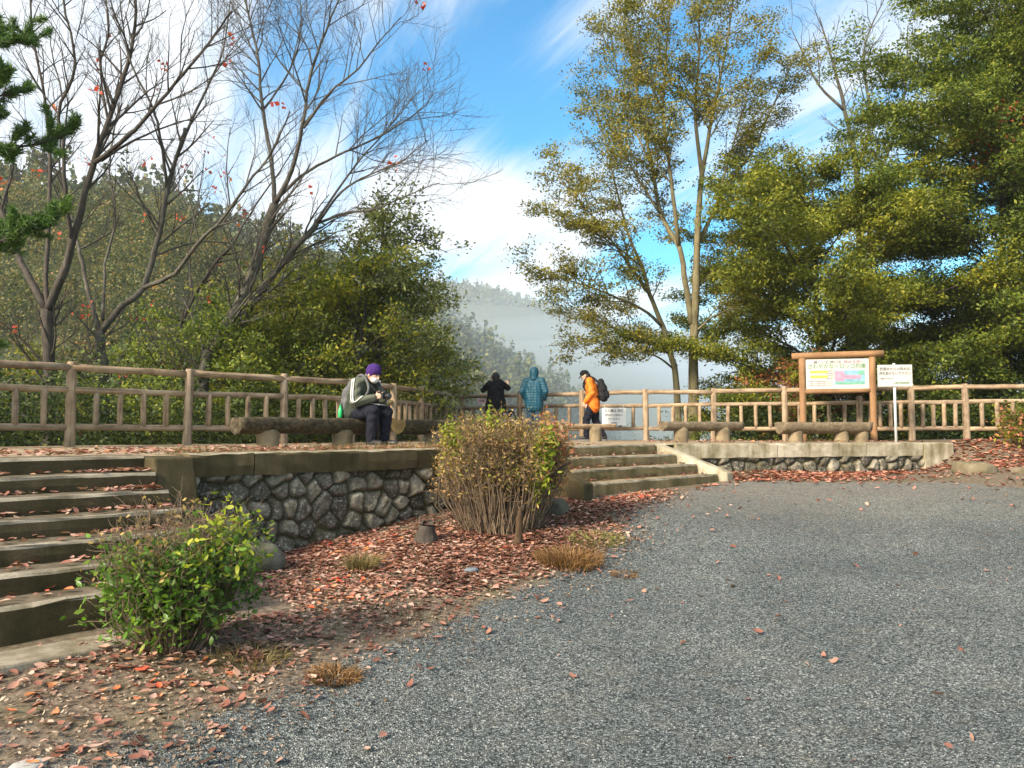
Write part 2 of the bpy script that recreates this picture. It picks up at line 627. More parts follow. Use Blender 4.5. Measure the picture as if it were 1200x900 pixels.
def bark_mat(name, stops, scale=9):
    m, nt, out = new_mat(name)
    pos = pos_of(nt)
    mp = nd(nt, 'ShaderNodeMapping', {'Vector': pos, 'Scale': (scale * 2.4, scale * 2.4, scale * .5)}).outputs[0]
    a = noise(nt, mp, 1.0, 6, .65, .6)
    b = noise(nt, pos, 2.6, 4, .6)
    f = math_n(nt, 'ADD', math_n(nt, 'MULTIPLY', a, .55), math_n(nt, 'MULTIPLY', b, .45))
    bsdf_out(nt, out, ramp(nt, f, stops), .9, a, .7, .02, .15)
    return m


def stone_mat():
    m, nt, out = new_mat('rubble_stone')
    pos = pos_of(nt)
    sid = nd(nt, 'ShaderNodeAttribute', attribute_name='stone').outputs['Fac']
    jn = nd(nt, 'ShaderNodeAttribute', attribute_name='joint').outputs['Fac']
    n1 = noise(nt, pos, 9.0, 7, .7)
    n2 = noise(nt, pos, 38.0, 4, .6)
    n3 = noise(nt, pos, 3.0, 5, .6)
    base = ramp(nt, sid, [(0, (.060, .052, .040)), (.35, (.115, .10, .078)), (.65, (.17, .148, .112)), (1, (.30, .265, .20))])
    c = mix(nt, 1.0, base, ramp(nt, n1, [(.28, (.35, .34, .32)), (.5, (.95, .95, .95)), (.72, (1.7, 1.7, 1.65))]), 'MULTIPLY')
    c = mix(nt, ramp(nt, n2, [(.54, (0, 0, 0)), (.64, (.8, .8, .8))]), c, (.40, .385, .32))
    c = mix(nt, ramp(nt, n3, [(.5, (0, 0, 0)), (.68, (.75, .75, .75))]), c, (.055, .052, .026))
    c = mix(nt, ramp(nt, jn, [(.02, (1, 1, 1)), (.2, (0, 0, 0))]), c, mix(nt, n1, (.035, .028, .015), (.10, .085, .035)))
    bsdf_out(nt, out, c, .92, math_n(nt, 'ADD', n1, math_n(nt, 'MULTIPLY', n2, .5)), .7, .02, .2)
    return m


GRAVEL = gravel_mat()
EARTH = plain('terrace_earth', (.27, .21, .14), .95, .1, .45, 5, .6, bump_d=.02)
FOREST_FLOOR = plain('forest_floor', (.055, .06, .03), .95, .1, .5, .35, .5)
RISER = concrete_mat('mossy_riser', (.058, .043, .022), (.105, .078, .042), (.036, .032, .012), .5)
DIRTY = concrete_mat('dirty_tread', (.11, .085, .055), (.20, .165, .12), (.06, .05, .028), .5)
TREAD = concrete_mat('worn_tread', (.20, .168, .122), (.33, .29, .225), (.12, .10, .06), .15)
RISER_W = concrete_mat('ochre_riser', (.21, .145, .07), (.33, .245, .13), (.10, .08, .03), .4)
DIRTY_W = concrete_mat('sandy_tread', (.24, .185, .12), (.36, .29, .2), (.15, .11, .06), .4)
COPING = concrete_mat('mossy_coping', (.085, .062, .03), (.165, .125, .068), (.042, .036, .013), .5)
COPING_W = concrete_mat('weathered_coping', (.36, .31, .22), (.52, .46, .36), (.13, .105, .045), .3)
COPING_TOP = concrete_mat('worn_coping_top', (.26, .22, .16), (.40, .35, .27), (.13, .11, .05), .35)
STONE = stone_mat()
FENCE = log_mat('weathered_fence_log', [(.33, (0.057, 0.040, 0.026)), (.43, (0.190, 0.133, 0.084)), (.54, (0.327, 0.239, 0.157)), (.68, (0.426, 0.342, 0.243))])
BENCH_M = log_mat('dark_split_log', [(.33, (0.014, 0.011, 0.007)), (.48, (0.040, 0.032, 0.019)), (.6, (0.093, 0.073, 0.042)), (.78, (0.155, 0.127, 0.074))], 18)
BENCH_L = log_mat('grey_split_log', [(.3, (0.064, 0.048, 0.030)), (.5, (0.160, 0.124, 0.080)), (.68, (0.272, 0.216, 0.144)), (.85, (0.368, 0.304, 0.216))], 18)
CUT = plain('cut_log_end', (.36, .25, .10), .8, .2, .4, 9)
STUMP = plain('pale_stump', (.20, .155, .095), .9, .2, .4, 6)
BOARD_W = log_mat('brown_board_post', [(.3, (.14, .075, .035)), (.5, (.26, .145, .07)), (.75, (.36, .21, .11))])
WHITE = plain('white_panel', (.45, .44, .41), .5, .4, .05, 3, .02)
METAL = plain('painted_grey_pole', (.5, .52, .52), .4, .5, .1, 8, .05)
BARK_DK = bark_mat('dark_bark', [(.3, (.022, .018, .015)), (.55, (.07, .058, .048)), (.8, (.15, .135, .115))])
BARK_PALE = bark_mat('lichen_bark', [(.3, (.030, .026, .021)), (.52, (.085, .076, .062)), (.8, (.22, .22, .185))])
BARK_OLIVE = bark_mat('smooth_olive_bark', [(.3, (.06, .05, .026)), (.52, (.17, .145, .08)), (.78, (.30, .26, .16))], 5)
TWIG = plain('dry_twig', (.17, .125, .085), .9, .1, .35, 20)
L_MOSSY = leaf_mat('mossy_olive_leaf', [(.1, (0.044, 0.060, 0.008)), (.4, (0.115, 0.140, 0.014)), (.7, (0.207, 0.216, 0.020)), (1, (0.328, 0.291, 0.029))], .32)
L_OLIVE = leaf_mat('olive_leaf', [(.1, (0.053, 0.063, 0.010)), (.4, (0.135, 0.135, 0.018)), (.7, (0.243, 0.206, 0.026)), (1, (0.378, 0.288, 0.034))], .28)
L_GREEN = leaf_mat('green_leaf', [(.1, (0.032, 0.051, 0.009)), (.4, (0.082, 0.120, 0.016)), (.7, (0.158, 0.192, 0.020)), (1, (0.268, 0.253, 0.030))], .3)
L_DARK = leaf_mat('dark_leaf', [(.1, (0.018, 0.032, 0.012)), (.45, (0.048, 0.078, 0.021)), (.75, (0.097, 0.134, 0.034)), (1, (0.196, 0.226, 0.054))], .22)
L_YELLOW = leaf_mat('yellow_green_leaf', [(.1, (0.049, 0.071, 0.009)), (.4, (0.108, 0.135, 0.014)), (.7, (0.205, 0.205, 0.019)), (1, (0.389, 0.313, 0.026))], .35)
L_GREY = leaf_mat('grey_green_leaf', [(.1, (0.041, 0.053, 0.018)), (.45, (0.102, 0.125, 0.039)), (.75, (0.205, 0.221, 0.069)), (1, (0.348, 0.339, 0.116))], .32)
L_RED = leaf_mat('red_maple_leaf', [(.1, (.28, .03, .02)), (.5, (.48, .06, .035)), (.8, (.55, .12, .05)), (1, (.6, .25, .08))], .35)
L_MAPLE = leaf_mat('rust_maple_leaf', [(.1, (.10, .03, .02)), (.5, (.22, .065, .03)), (1, (.36, .14, .05))], .3)
L_PINE = leaf_mat('pine_needle', [(.1, (.022, .055, .012)), (.5, (.06, .125, .02)), (1, (.15, .235, .035))], .2)
L_AZALEA = leaf_mat('azalea_leaf', [(.05, (.035, .07, .012)), (.4, (.075, .15, .02)), (.75, (.13, .24, .03)), (.95, (.26, .30, .04)), (1, (.45, .22, .05))], .35, .4)
L_BROWN = leaf_mat('withered_leaf', [(.1, (.12, .07, .03)), (.4, (.24, .15, .06)), (.65, (.38, .25, .10)), (.85, (.42, .30, .08)), (1, (.45, .16, .07))], .3)
L_LIME = leaf_mat('lime_leaf', [(.1, (.13, .18, .02)), (.5, (.26, .31, .03)), (1, (.42, .40, .05))], .35)
L_PINK = leaf_mat('reddish_leaf', [(.1, (.30, .09, .05)), (.5, (.46, .17, .10)), (1, (.55, .33, .10))], .3)
LITTER = leaf_mat('leaf_litter', [(.05, (0.059, 0.027, 0.018)), (.25, (0.157, 0.063, 0.042)), (.45, (0.254, 0.107, 0.075)), (.65, (0.356, 0.194, 0.144)), (.82, (0.497, 0.340, 0.268)), (.93, (0.518, 0.194, 0.070)), (1, (0.594, 0.068, 0.040))], .1, .7)
LITTER_L = leaf_mat('scattered_leaf', [(.05, (.13, .05, .03)), (.4, (.26, .11, .08)), (.75, (.36, .19, .14)), (.93, (.46, .33, .25)), (1, (.48, .12, .05))], .1, .7)
GRASS_DRY = leaf_mat('dry_grass', [(.1, (.06, .05, .018)), (.5, (.15, .115, .045)), (1, (.27, .21, .09))], .2)
GRASS_ORG = leaf_mat('rust_grass', [(.1, (0.080, 0.040, 0.014)), (.5, (0.176, 0.092, 0.032)), (1, (0.288, 0.168, 0.064))], .2)
CHIP = leaf_mat('stone_chip', [(.05, (.015, .018, .020)), (.35, (.054, .064, .066)), (.65, (.125, .142, .144)), (.88, (.22, .235, .233)), (1, (.38, .38, .36))], 0.0, .85)


# ------------------------------------------------------------------ ground: gravel lot, terrace, hills
FENCE_L = [np.array([x, x + 17.2]) for x in (-8.64, -7.47)] + [np.array([xat(px, Y), Y]) for px, Y in
           ((83, 10.93), (220, 12.1), (333, 13.2), (412, 14.4), (461, 15.75), (493, 17.0), (520, 18.7), (542, 20.3))]
FENCE_R = [np.array([xat(px, Y), Y]) for px, Y in
           ((542, 20.3), (609, 19.3), (682, 18.4), (757, 17.9), (836, 17.5), (920, 17.0), (1007, 16.5), (1068, 16.2), (1132, 15.8), (1225, 15.4), (1330, 15.0))]
LIM = np.array([(-40, -22.8)] + [tuple(p) for p in FENCE_L] + [tuple(p) for p in FENCE_R[1:]] + [(60, 11)])


def poly_dist(P, x, y):
    best = np.full(np.shape(x), 1e9)
    sgn = np.ones(np.shape(x))
    for a, b in zip(P[:-1], P[1:]):
        ab = b - a
        t = np.clip(((x - a[0]) * ab[0] + (y - a[1]) * ab[1]) / (ab @ ab), 0, 1)
        d = np.hypot(x - a[0] - t * ab[0], y - a[1] - t * ab[1])
        s = np.sign(ab[0] * (y - a[1]) - ab[1] * (x - a[0]))
        upd = d < best - 1e-9
        best = np.where(upd, d, best)
        sgn = np.where(upd, s, sgn)
    return best * sgn


def ridge(x, y, P, slope, power=1.0):
    P = np.array(P, float)
    best = np.full(np.shape(x), -1e9)
    for a, b in zip(P[:-1], P[1:]):
        ab = (b - a)[:2]
        t = np.clip(((x - a[0]) * ab[0] + (y - a[1]) * ab[1]) / (ab @ ab), 0, 1)
        d = np.hypot(x - a[0] - t * ab[0], y - a[1] - t * ab[1])
        best = np.maximum(best, a[2] + t * (b[2] - a[2]) - slope * d ** power)
    return best


RIDGE0 = [(-150, 60, 40), (-66, 92, 27), (-43, 92, 25), (-34, 93, 16), (-25, 94, 6), (-16, 98, -8), (-6, 106, -26), (6, 112, -48)]
RIDGE1 = [(-170, 120, 68), (-95, 160, 50), (-91, 200, 58), (-60, 262, 55), (-36, 320, 46), (-20, 350, 36), (0, 382, 26), (18, 402, 21), (37, 425, 11), (70, 470, -14), (110, 530, -55)]
RIDGE2 = [(-600, 780, 150), (-300, 900, 176), (-100, 900, 173), (-40, 900, 169), (20, 900, 151), (110, 905, 126), (220, 900, 108), (420, 900, 80), (800, 820, 60)]


def terrain(x, y):
    D = poly_dist(LIM, x, y)
    z = np.where(D > 0.6, -0.15 - 0.7 * (D - 0.6), -2.6 + 2.45 * smooth01(D / 0.6))
    z = np.maximum(z, -52)
    for P, s in ((RIDGE0, .75), (RIDGE1, .62), (RIDGE2, .42)):
        h = ridge(x, y, P, s)
        h = np.where(D > 20, h, -100)
        z = np.maximum(z, h)
    far = np.hypot(x, y)
    z = z + np.where(D > 6, fbm(x, y, .035, 3) * 3.0 * smooth01((D - 6) / 60), 0) + fbm(x, y, .9, 4) * .05 * (D > 1)
    return z


def grid_mesh(name, xs, ys, fz):
    X, Y = np.meshgrid(xs, ys)
    Z = fz(X, Y)
    V = np.c_[X.ravel(), Y.ravel(), Z.ravel()]
    nx = len(xs)
    i = (np.arange(len(ys) - 1)[:, None] * nx + np.arange(nx - 1)[None, :]).ravel()
    F = np.c_[i, i + 1, i + nx + 1, i + nx]
    return mesh_np(name, V, F), X, Y, Z


def edge_y(x):
    return np.interp(x, [-40, 2.43, 7.85, 8.06, 40], [-30, 12.43, 14.05, 22, 40])


def ground_z(x, y):
    z = gz(x, y)
    inside = smooth01((y - edge_y(x) - .05) / .35)
    z = z * (1 - inside) + np.minimum(z - 1.2, -1.6) * inside
    beyond = poly_dist(LIM, x, y)
    z = np.where(beyond > .5, z - smooth01((beyond - .5) / 1.5) * 3.0, z)
    return z


def spaced(lo, a, b, hi, fine, grow=1.35):
    mid = list(np.arange(a, b, fine))
    st, p, out = fine, a, []
    while p > lo:
        st *= grow
        p -= st
        out.append(p)
    st, p, out2 = fine, b, []
    while p < hi:
        out2.append(p)
        st *= grow
        p += st
    return np.array(out[::-1] + mid + out2 + [hi])


gm, GX, GY, GZ = grid_mesh('gravel_ground', spaced(-45, -5, 10, 45, .075), spaced(-45, 2.6, 15.2, 20, .075), ground_z)
earth = smooth01((bnd_dist(GX, GY) + .35) / .9)
# a bare stony patch runs along the near left corner
earth = earth * (1 - .45 * np.exp(-(((GX + 1.9) / 1.1) ** 2 + ((GY - 3.4) / .55) ** 2)))
earth = np.clip(earth + .18 * fbm(GX, GY, 2.6, 9), 0, 1)
du = smooth01((GY - 7.2) / 4.5) * .75 + .18 * np.clip(fbm(GX, GY, .7, 77), 0, 1)  # gravel tone shifts to tan farther off, plus random tan patches
a_ = gm.attributes.new('far_tan', 'FLOAT', 'POINT')
a_.data.foreach_set('value', np.clip(du, 0, 1).ravel().astype(np.float32))
a_ = gm.attributes.new('earth', 'FLOAT', 'POINT')
a_.data.foreach_set('value', earth.ravel().astype(np.float32))
shade(gm)
tag(link('gravel_ground', gm, GRAVEL), kind='structure')


def resample(P, n):
    P = np.array(P, float)
    s = np.r_[0, np.cumsum(np.linalg.norm(np.diff(P, axis=0), axis=1))]
    q = np.linspace(0, s[-1], n)
    return np.c_[np.interp(q, s, P[:, 0]), np.interp(q, s, P[:, 1])]


tf = resample([sp(-4, EDGE_P - .06)[:2], sp(2.6, EDGE_P - .06)[:2], sp(10.4, EDGE_P - .06)[:2], (7.8, 14.12), (7.98, 14.7), (8.15, 15.6)], 110)
tb = resample([(-12, 6.5), (-6.5, 12.0), (-4.4, 14.3), (-3.3, 16.2), (-2.6, 18.6), (-1.9, 21.2), (.2, 20.6), (4, 18.7), (8.3, 17.3), (8.5, 17.2)], 110)
rows = []
for q in np.linspace(0, 1, 26):
    xy = tf * (1 - q) + tb * q
    z = fbm(xy[:, 0], xy[:, 1], 3.0, 8) * .012 * smooth01(q * 6) - .004
    rows.append(np.c_[xy, z])
out_dir = unit(tb - tf)
rows.append(np.c_[tb + out_dir * .5, np.full(110, -.5)])
rows.append(np.c_[tb + out_dir * 1.4, np.full(110, -1.6)])
V = np.concatenate(rows)
i = (np.arange(len(rows) - 1)[:, None] * 110 + np.arange(109)[None, :]).ravel()
tm = mesh_np('terrace_ground', V, np.c_[i, i + 1, i + 111, i + 110])
shade(tm)
tag(link('terrace_ground', tm, EARTH), kind='structure')

hm, HX, HY, HZ = grid_mesh('hills', spaced(-1500, -14, 16, 1500, .7, 1.09), spaced(-60, -2, 26, 1900, .7, 1.07), terrain)
shade(hm)
tag(link('hills', hm, FOREST_FLOOR), kind='structure')


# ------------------------------------------------------------------ far woods on the hills: many crowns read as one mass
def crowns(name, pts, size, quads, qs, mat, conic):
    C, n = [], len(pts)
    base = np.repeat(pts, quads, 0)
    sz = np.repeat(size, quads)
    cn = np.repeat(conic, quads)
    m = len(base)
    h = rng.uniform(0, 1, m) ** .8
    th = rng.uniform(0, 2 * math.pi, m)
    prof = np.where(cn > .5, .42 * (1 - h) + .04, .62 * np.sqrt(np.clip(1 - (2 * h - .85) ** 2 * .78, 0.02, 1)))
    hh = np.where(cn > .5, h * 1.9, h * 1.15)
    r = prof * sz * (1 - .35 * rng.uniform(0, 1, m) ** 2) * (1 + .25 * np.sin(th * 3 + base[:, 0]))
    C = base + np.c_[np.cos(th) * r, np.sin(th) * r, hh * sz - .2 * sz]
    o = leaves(name, C, qs, mat, aspect=.85, up=.45, fold=.3)
    return o


def scatter_hill(n, x0, x1, y0, y1, cond):
    x = rng.uniform(x0, x1, n * 4)
    y = rng.uniform(y0, y1, n * 4)
    k = cond(x, y)
    x, y = x[k][:n], y[k][:n]
    return np.c_[x, y, terrain(x, y)]


WOOD_FAR = leaf_mat('far_wood_foliage', [(.1, (.035, .052, .022)), (.35, (.075, .095, .036)), (.6, (.12, .13, .045)), (.85, (.15, .15, .052)), (.97, (.22, .16, .06)), (1, (.25, .13, .05))], .12, clump=.06)
WOOD_NEAR = leaf_mat('autumn_wood_foliage', [(.05, (.026, .042, .014)), (.35, (.062, .083, .024)), (.58, (.115, .125, .034)), (.78, (.20, .165, .046)), (.93, (.31, .20, .06)), (1, (.36, .13, .05))], .25, clump=.22)


def near_ridge(P, tol0, tol1):
    def f(x, y):
        h = ridge(x, y, P, 1.0)
        hr = ridge(x, y, P, 0.0)
        d = hr - h
        return (d < tol1) & (terrain(x, y) > -48)
    return f


p1 = scatter_hill(3400, -150, 95, 110, 500, near_ridge(RIDGE1, 0, 85))
s1 = rng.uniform(4.5, 8.5, len(p1))
tag(crowns('hill_wood', p1, s1, 60, 1.25, WOOD_FAR, (rng.uniform(0, 1, len(p1)) < .2).astype(float)), kind='stuff')
p2 = scatter_hill(2600, -330, 330, 780, 960, near_ridge(RIDGE2, 0, 90))
s2 = rng.uniform(4.5, 8, len(p2))
tag(crowns('distant_wood', p2, s2, 22, 2.2, WOOD_FAR, (rng.uniform(0, 1, len(p2)) < .5).astype(float)), kind='stuff')
p0 = scatter_hill(700, -85, 0, 60, 120, near_ridge(RIDGE0, 0, 42))
s0 = rng.uniform(3.5, 6.0, len(p0))
tag(crowns('autumn_wood', p0, s0, 620, .23, WOOD_NEAR, (rng.uniform(0, 1, len(p0)) < .12).astype(float)), kind='stuff')


# ------------------------------------------------------------------ air: even haze round everything, fog lying in the valley
def volume_mat(name, density, col=(.84, .90, .97), aniso=0.0):
    m, nt, out = new_mat(name)
    pv = nd(nt, 'ShaderNodeVolumePrincipled', {'Color': col, 'Density': density, 'Anisotropy': aniso})
    nt.links.new(pv.outputs[0], out.inputs['Volume'])
    return m


hz = MB()
hz.box((0, 920, 65), (3200, 2000, 270))
haze = tag(hz.build('haze', volume_mat('haze_air', .00035)), kind='stuff')
for top, dn, ry in ((62, .0042, 120), (88, .0028, 132), (112, .0016, 142), (136, .0007, 150)):     # the bank thins upwards
    fog = MB()
    fog.ellipsoid((240, 690, -12), (620, ry, top + 12), 48, 24)
    tag(fog.build('fog_bank', volume_mat('fog_air', dn, (.60, .71, .84)), smooth=True), kind='stuff')
vf = MB()
vf.ellipsoid((20, 245, -30), (200, 105, 82), 40, 20)
tag(vf.build('valley_mist', volume_mat('mist_air', .0022, (.62, .76, .88)), smooth=True), kind='stuff')

# ------------------------------------------------------------------ masonry: stairs, walls
RISE, GOING = .134, .295


def stairs(root, n, s0, s1, rise, going, last_drop, riser_m, tread_m, flare=0.0):
    for k in range(n):
        p_front = EDGE_P + going * k
        z = -rise * k + .006
        drop = rise if k < n - 1 else last_drop
        back = p_front - going - .1
        e1 = s1 + flare * k
        b = MB()
        zb = z - drop - (.02 if k < n - 1 else .25)
        # rounded, chipped nosing: a profile swept along the step
        prof = [(back, zb), (back, z), (p_front - .028, z), (p_front - .010, z - .006), (p_front, z - .025), (p_front + .004, z - drop * .6), (p_front, zb)]
        ns = 22
        ss = np.linspace(s0, e1, ns)
        V, F, mi = [], [], []
        for a, s_ in enumerate(ss):
            for c, (pp, z_) in enumerate(prof):
                j = rng.normal(0, .006, 2) if 2 <= c <= 4 else (0, 0)
                V.append(sp(s_, pp + j[0], z_ + j[1] * .6))
        q = len(prof)
        for a in range(ns - 1):
            for c in range(q - 1):
                F.append((a * q + c, (a + 1) * q + c, (a + 1) * q + c + 1, a * q + c + 1))
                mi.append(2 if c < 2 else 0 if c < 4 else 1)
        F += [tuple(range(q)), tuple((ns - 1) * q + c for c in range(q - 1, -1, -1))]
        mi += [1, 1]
        me = bpy.data.meshes.new('step')
        me.from_pydata((np.array(V) - root_loc(root)).tolist(), [], F)
        me.polygons.foreach_set('material_index', np.array(mi, dtype=np.int32))
        me.update()
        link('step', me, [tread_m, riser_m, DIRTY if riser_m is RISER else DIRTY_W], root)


st_l = thing('concrete_stairs', 'flight of seven dark mossy concrete steps at the left, leaves on the treads', 'stairs', sp(.8, -5.4, -1.03))
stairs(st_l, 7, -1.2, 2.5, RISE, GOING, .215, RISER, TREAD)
b = MB()
q0 = EDGE_P + GOING * 6
b.hexa([sp(-1.2, q0 + .22, -1.25), sp(2.1, q0 + .22, -1.25), sp(2.1, q0 + .52, -1.25), sp(-1.2, q0 + .52, -1.25)],
       [sp(-1.2, q0 + .22, -1.0), sp(2.1, q0 + .22, -1.0), sp(2.1, q0 + .5, -1.01), sp(-1.2, q0 + .5, -1.01)])
b.build('foot_slab', TREAD, st_l, bevel=.015)
b = MB()
b.hexa([sp(2.503, EDGE_P - .35, -1.3), sp(2.855, EDGE_P - .35, -1.3), sp(2.855, EDGE_P + .62, -1.3), sp(2.503, EDGE_P + .62, -1.3)],
       [sp(2.503, EDGE_P - .35, -.005), sp(2.855, EDGE_P - .35, -.005), sp(2.855, EDGE_P + .22, -.012), sp(2.503, EDGE_P + .22, -.012)])
b.build('cheek_wall', RISER, st_l, bevel=.02)

st_r = thing('concrete_stairs', 'short flight of ochre concrete steps with sloping kerbs, right of the tall brown shrub', 'stairs', sp(9, -6.2, -.6))
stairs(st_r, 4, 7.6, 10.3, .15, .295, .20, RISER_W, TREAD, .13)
for s_a, s_b, zt in ((7.4, 7.4, 0), (10.42, 10.86, 0)):
    b = MB()
    left = s_a < 9
    pa, pb = EDGE_P + (.30 if left else -.05), EDGE_P + .295 * 3 + .12
    w_ = .1
    zk = -.17 if left else .03
    b.hexa([sp(s_a - w_, pa, -.9), sp(s_a + w_, pa, -.9), sp(s_b + w_, pb, -1.0), sp(s_b - w_, pb, -1.0)],
           [sp(s_a - w_, pa, zk), sp(s_a + w_, pa, zk), sp(s_b + w_, pb, -.43), sp(s_b - w_, pb, -.43)])
    b.build('kerb', COPING_W if s_a > 9 else RISER, st_r, bevel=.02)


def stone_face(root, A, B, ztop_a, ztop_b, zbot, cell, seed, relief=.09, res=.016, thick=.35):
    """rubble masonry between two points; real relief from a cell pattern"""
    A, B = np.array(A[:2]), np.array(B[:2])
    L = np.linalg.norm(B - A)
    t = (B - A) / L
    nrm = np.array([t[1], -t[0]])
    nx, nz = int(L / res), int((max(ztop_a, ztop_b) - zbot) / res)
    S, Zq = np.meshgrid(np.linspace(0, L, nx), np.linspace(0, 1, nz))
    Zt = ztop_a + (ztop_b - ztop_a) * S / L
    Zc = zbot + Zq * (Zt - zbot)
    r = np.random.default_rng(seed)
    sites, asp = [], []
    row, zz_ = 0, zbot - cell * .3
    while zz_ < max(ztop_a, ztop_b) + cell:
        xx = -cell + (row % 2) * cell * .5
        while xx < L + cell:
            sites.append((xx + r.uniform(-.3, .3) * cell, zz_ + r.uniform(-.28, .28) * cell))
            asp.append(r.uniform(.75, 1.35))
            xx += cell * r.uniform(.8, 1.35)
        zz_ += cell * .85
        row += 1
    sites, asp = np.array(sites), np.array(asp)
    ws, wz = .03 * fbm(S, Zc, 9, seed), .03 * fbm(S + 5, Zc, 9, seed + 1)
    X, Y = (S + ws).ravel(), (Zc + wz).ravel()
    d = np.sqrt(((X[:, None] - sites[:, 0]) * asp) ** 2 + ((Y[:, None] - sites[:, 1]) / asp) ** 2)
    o = np.argpartition(d, 2, axis=1)[:, :2]
    dd = np.take_along_axis(d, o, 1)
    k = np.argsort(dd, 1)
    o = np.take_along_axis(o, k, 1)
    dd = np.take_along_axis(dd, k, 1)
    gap = (dd[:, 1] - dd[:, 0]) / cell
    sid = r.uniform(0, 1, len(sites))[o[:, 0]]
    tilt = r.normal(0, .12, (len(sites), 2))[o[:, 0]]
    face = smooth01(np.minimum(gap / .34, 1)) ** .7
    h = relief * face + face * (tilt[:, 0] * (X - sites[o[:, 0], 0]) + tilt[:, 1] * (Y - sites[o[:, 0], 1])) + (sid - .5) * .05 * face
    h = h + .008 * fbm(X * 3, Y * 3, 9, seed + 2) + .004 * r.normal(0, 1, len(X))
    P2 = A + np.outer(S.ravel(), t) + np.outer(h, nrm)
    V = np.c_[P2, Zc.ravel()]
    i = (np.arange(nz - 1)[:, None] * nx + np.arange(nx - 1)[None, :]).ravel()
    F = np.c_[i, i + 1, i + nx + 1, i + nx]
    bk = A - nrm * thick
    bk2 = B - nrm * thick
    n0 = len(V)
    V = np.vstack([V, [[*bk, zbot], [*bk2, zbot], [*bk2, ztop_b], [*bk, ztop_a]]])
    F = np.vstack([F, [[n0 + 1, n0, n0 + 3, n0 + 2], [n0 + 3, (nz - 1) * nx, nz * nx - 1, n0 + 2], [0, n0, n0 + 3, (nz - 1) * nx], [n0 + 1, nx - 1, nz * nx - 1, n0 + 2]]])
    me = mesh_np('stone_face', V - root_loc(root), F)
    z4 = np.zeros(4)
    for nm, val in (('stone', np.r_[sid, z4]), ('joint', np.r_[gap, z4])):
        a = me.attributes.new(nm, 'FLOAT', 'POINT')
        a.data.foreach_set('value', val.astype(np.float32))
    shade(me)
    return link('stone_face', me, STONE, root)


def coping(root, A, B, depth, h, mat, out=.05, breaks=(), top=.012):
    A, B = np.array(A[:2]), np.array(B[:2])
    L = np.linalg.norm(B - A)
    t = (B - A) / L
    nrm = np.array([t[1], -t[0]])
    cuts = [0, *breaks, L]
    for a, c in zip(cuts[:-1], cuts[1:]):
        a2, c2 = a + .006, c - .006
        n = max(3, int((c2 - a2) / .12))
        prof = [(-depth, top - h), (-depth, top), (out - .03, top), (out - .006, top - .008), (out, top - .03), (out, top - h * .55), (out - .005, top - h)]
        V, F, mi = [], [], []
        for s_ in np.linspace(a2, c2, n):
            for k, (o_, z_) in enumerate(prof):
                j = rng.normal(0, .005, 2) if k > 1 else (0, 0)
                V.append([*(A + t * s_ + nrm * (o_ + j[0])), z_ + j[1] * (1 if k > 2 else .4)])
        q = len(prof)
        for k in range(n - 1):
            for e in range(q):
                F.append((k * q + e, (k + 1) * q + e, (k + 1) * q + (e + 1) % q, k * q + (e + 1) % q))
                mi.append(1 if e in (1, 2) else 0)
        F += [tuple(range(q)), tuple((n - 1) * q + e for e in range(q - 1, -1, -1))]
        mi += [0, 0]
        me = bpy.data.meshes.new('coping')
        me.from_pydata((np.array(V) - root_loc(root)).tolist(), [], F)
        me.polygons.foreach_set('material_index', np.array(mi, dtype=np.int32))
        me.update()
        link('coping', me, [mat, COPING_TOP], root)


wl = thing('stone_wall', 'dark rubble stone retaining wall under a mossy concrete coping, between the two stairs', 'wall', sp(5, EDGE_P, -.95))
stone_face(wl, sp(2.86, EDGE_P), sp(7.29, EDGE_P), -.19, -.19, -1.35, .20, 3, .062, .0145)
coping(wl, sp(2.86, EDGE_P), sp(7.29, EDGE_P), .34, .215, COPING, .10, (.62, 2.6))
WR_A, WR_B, WR_C = np.array([2.62, 12.52]), np.array([7.35, 13.9]), np.array([8.0, 14.08])
wr = thing('stone_wall', 'low sunlit stone wall with pale weathered coping below the two right benches', 'wall', (5, 13.2, -.45))
stone_face(wr, WR_A, WR_B, -.22, -.22, -.95, .24, 8, .07, .02)
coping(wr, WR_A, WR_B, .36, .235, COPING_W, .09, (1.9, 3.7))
b = MB()
tt = unit(WR_C - WR_A)
nn = np.array([tt[1], -tt[0]])
c4 = [WR_B + tt * .012 + nn * .1, WR_C + nn * .1, WR_C - nn * .36, WR_B + tt * .012 - nn * .36]
b.hexa([(*c, -.75) for c in c4], [(*c, .008) for c in c4])
b.build('end_block', COPING_W, wr, bevel=.025)


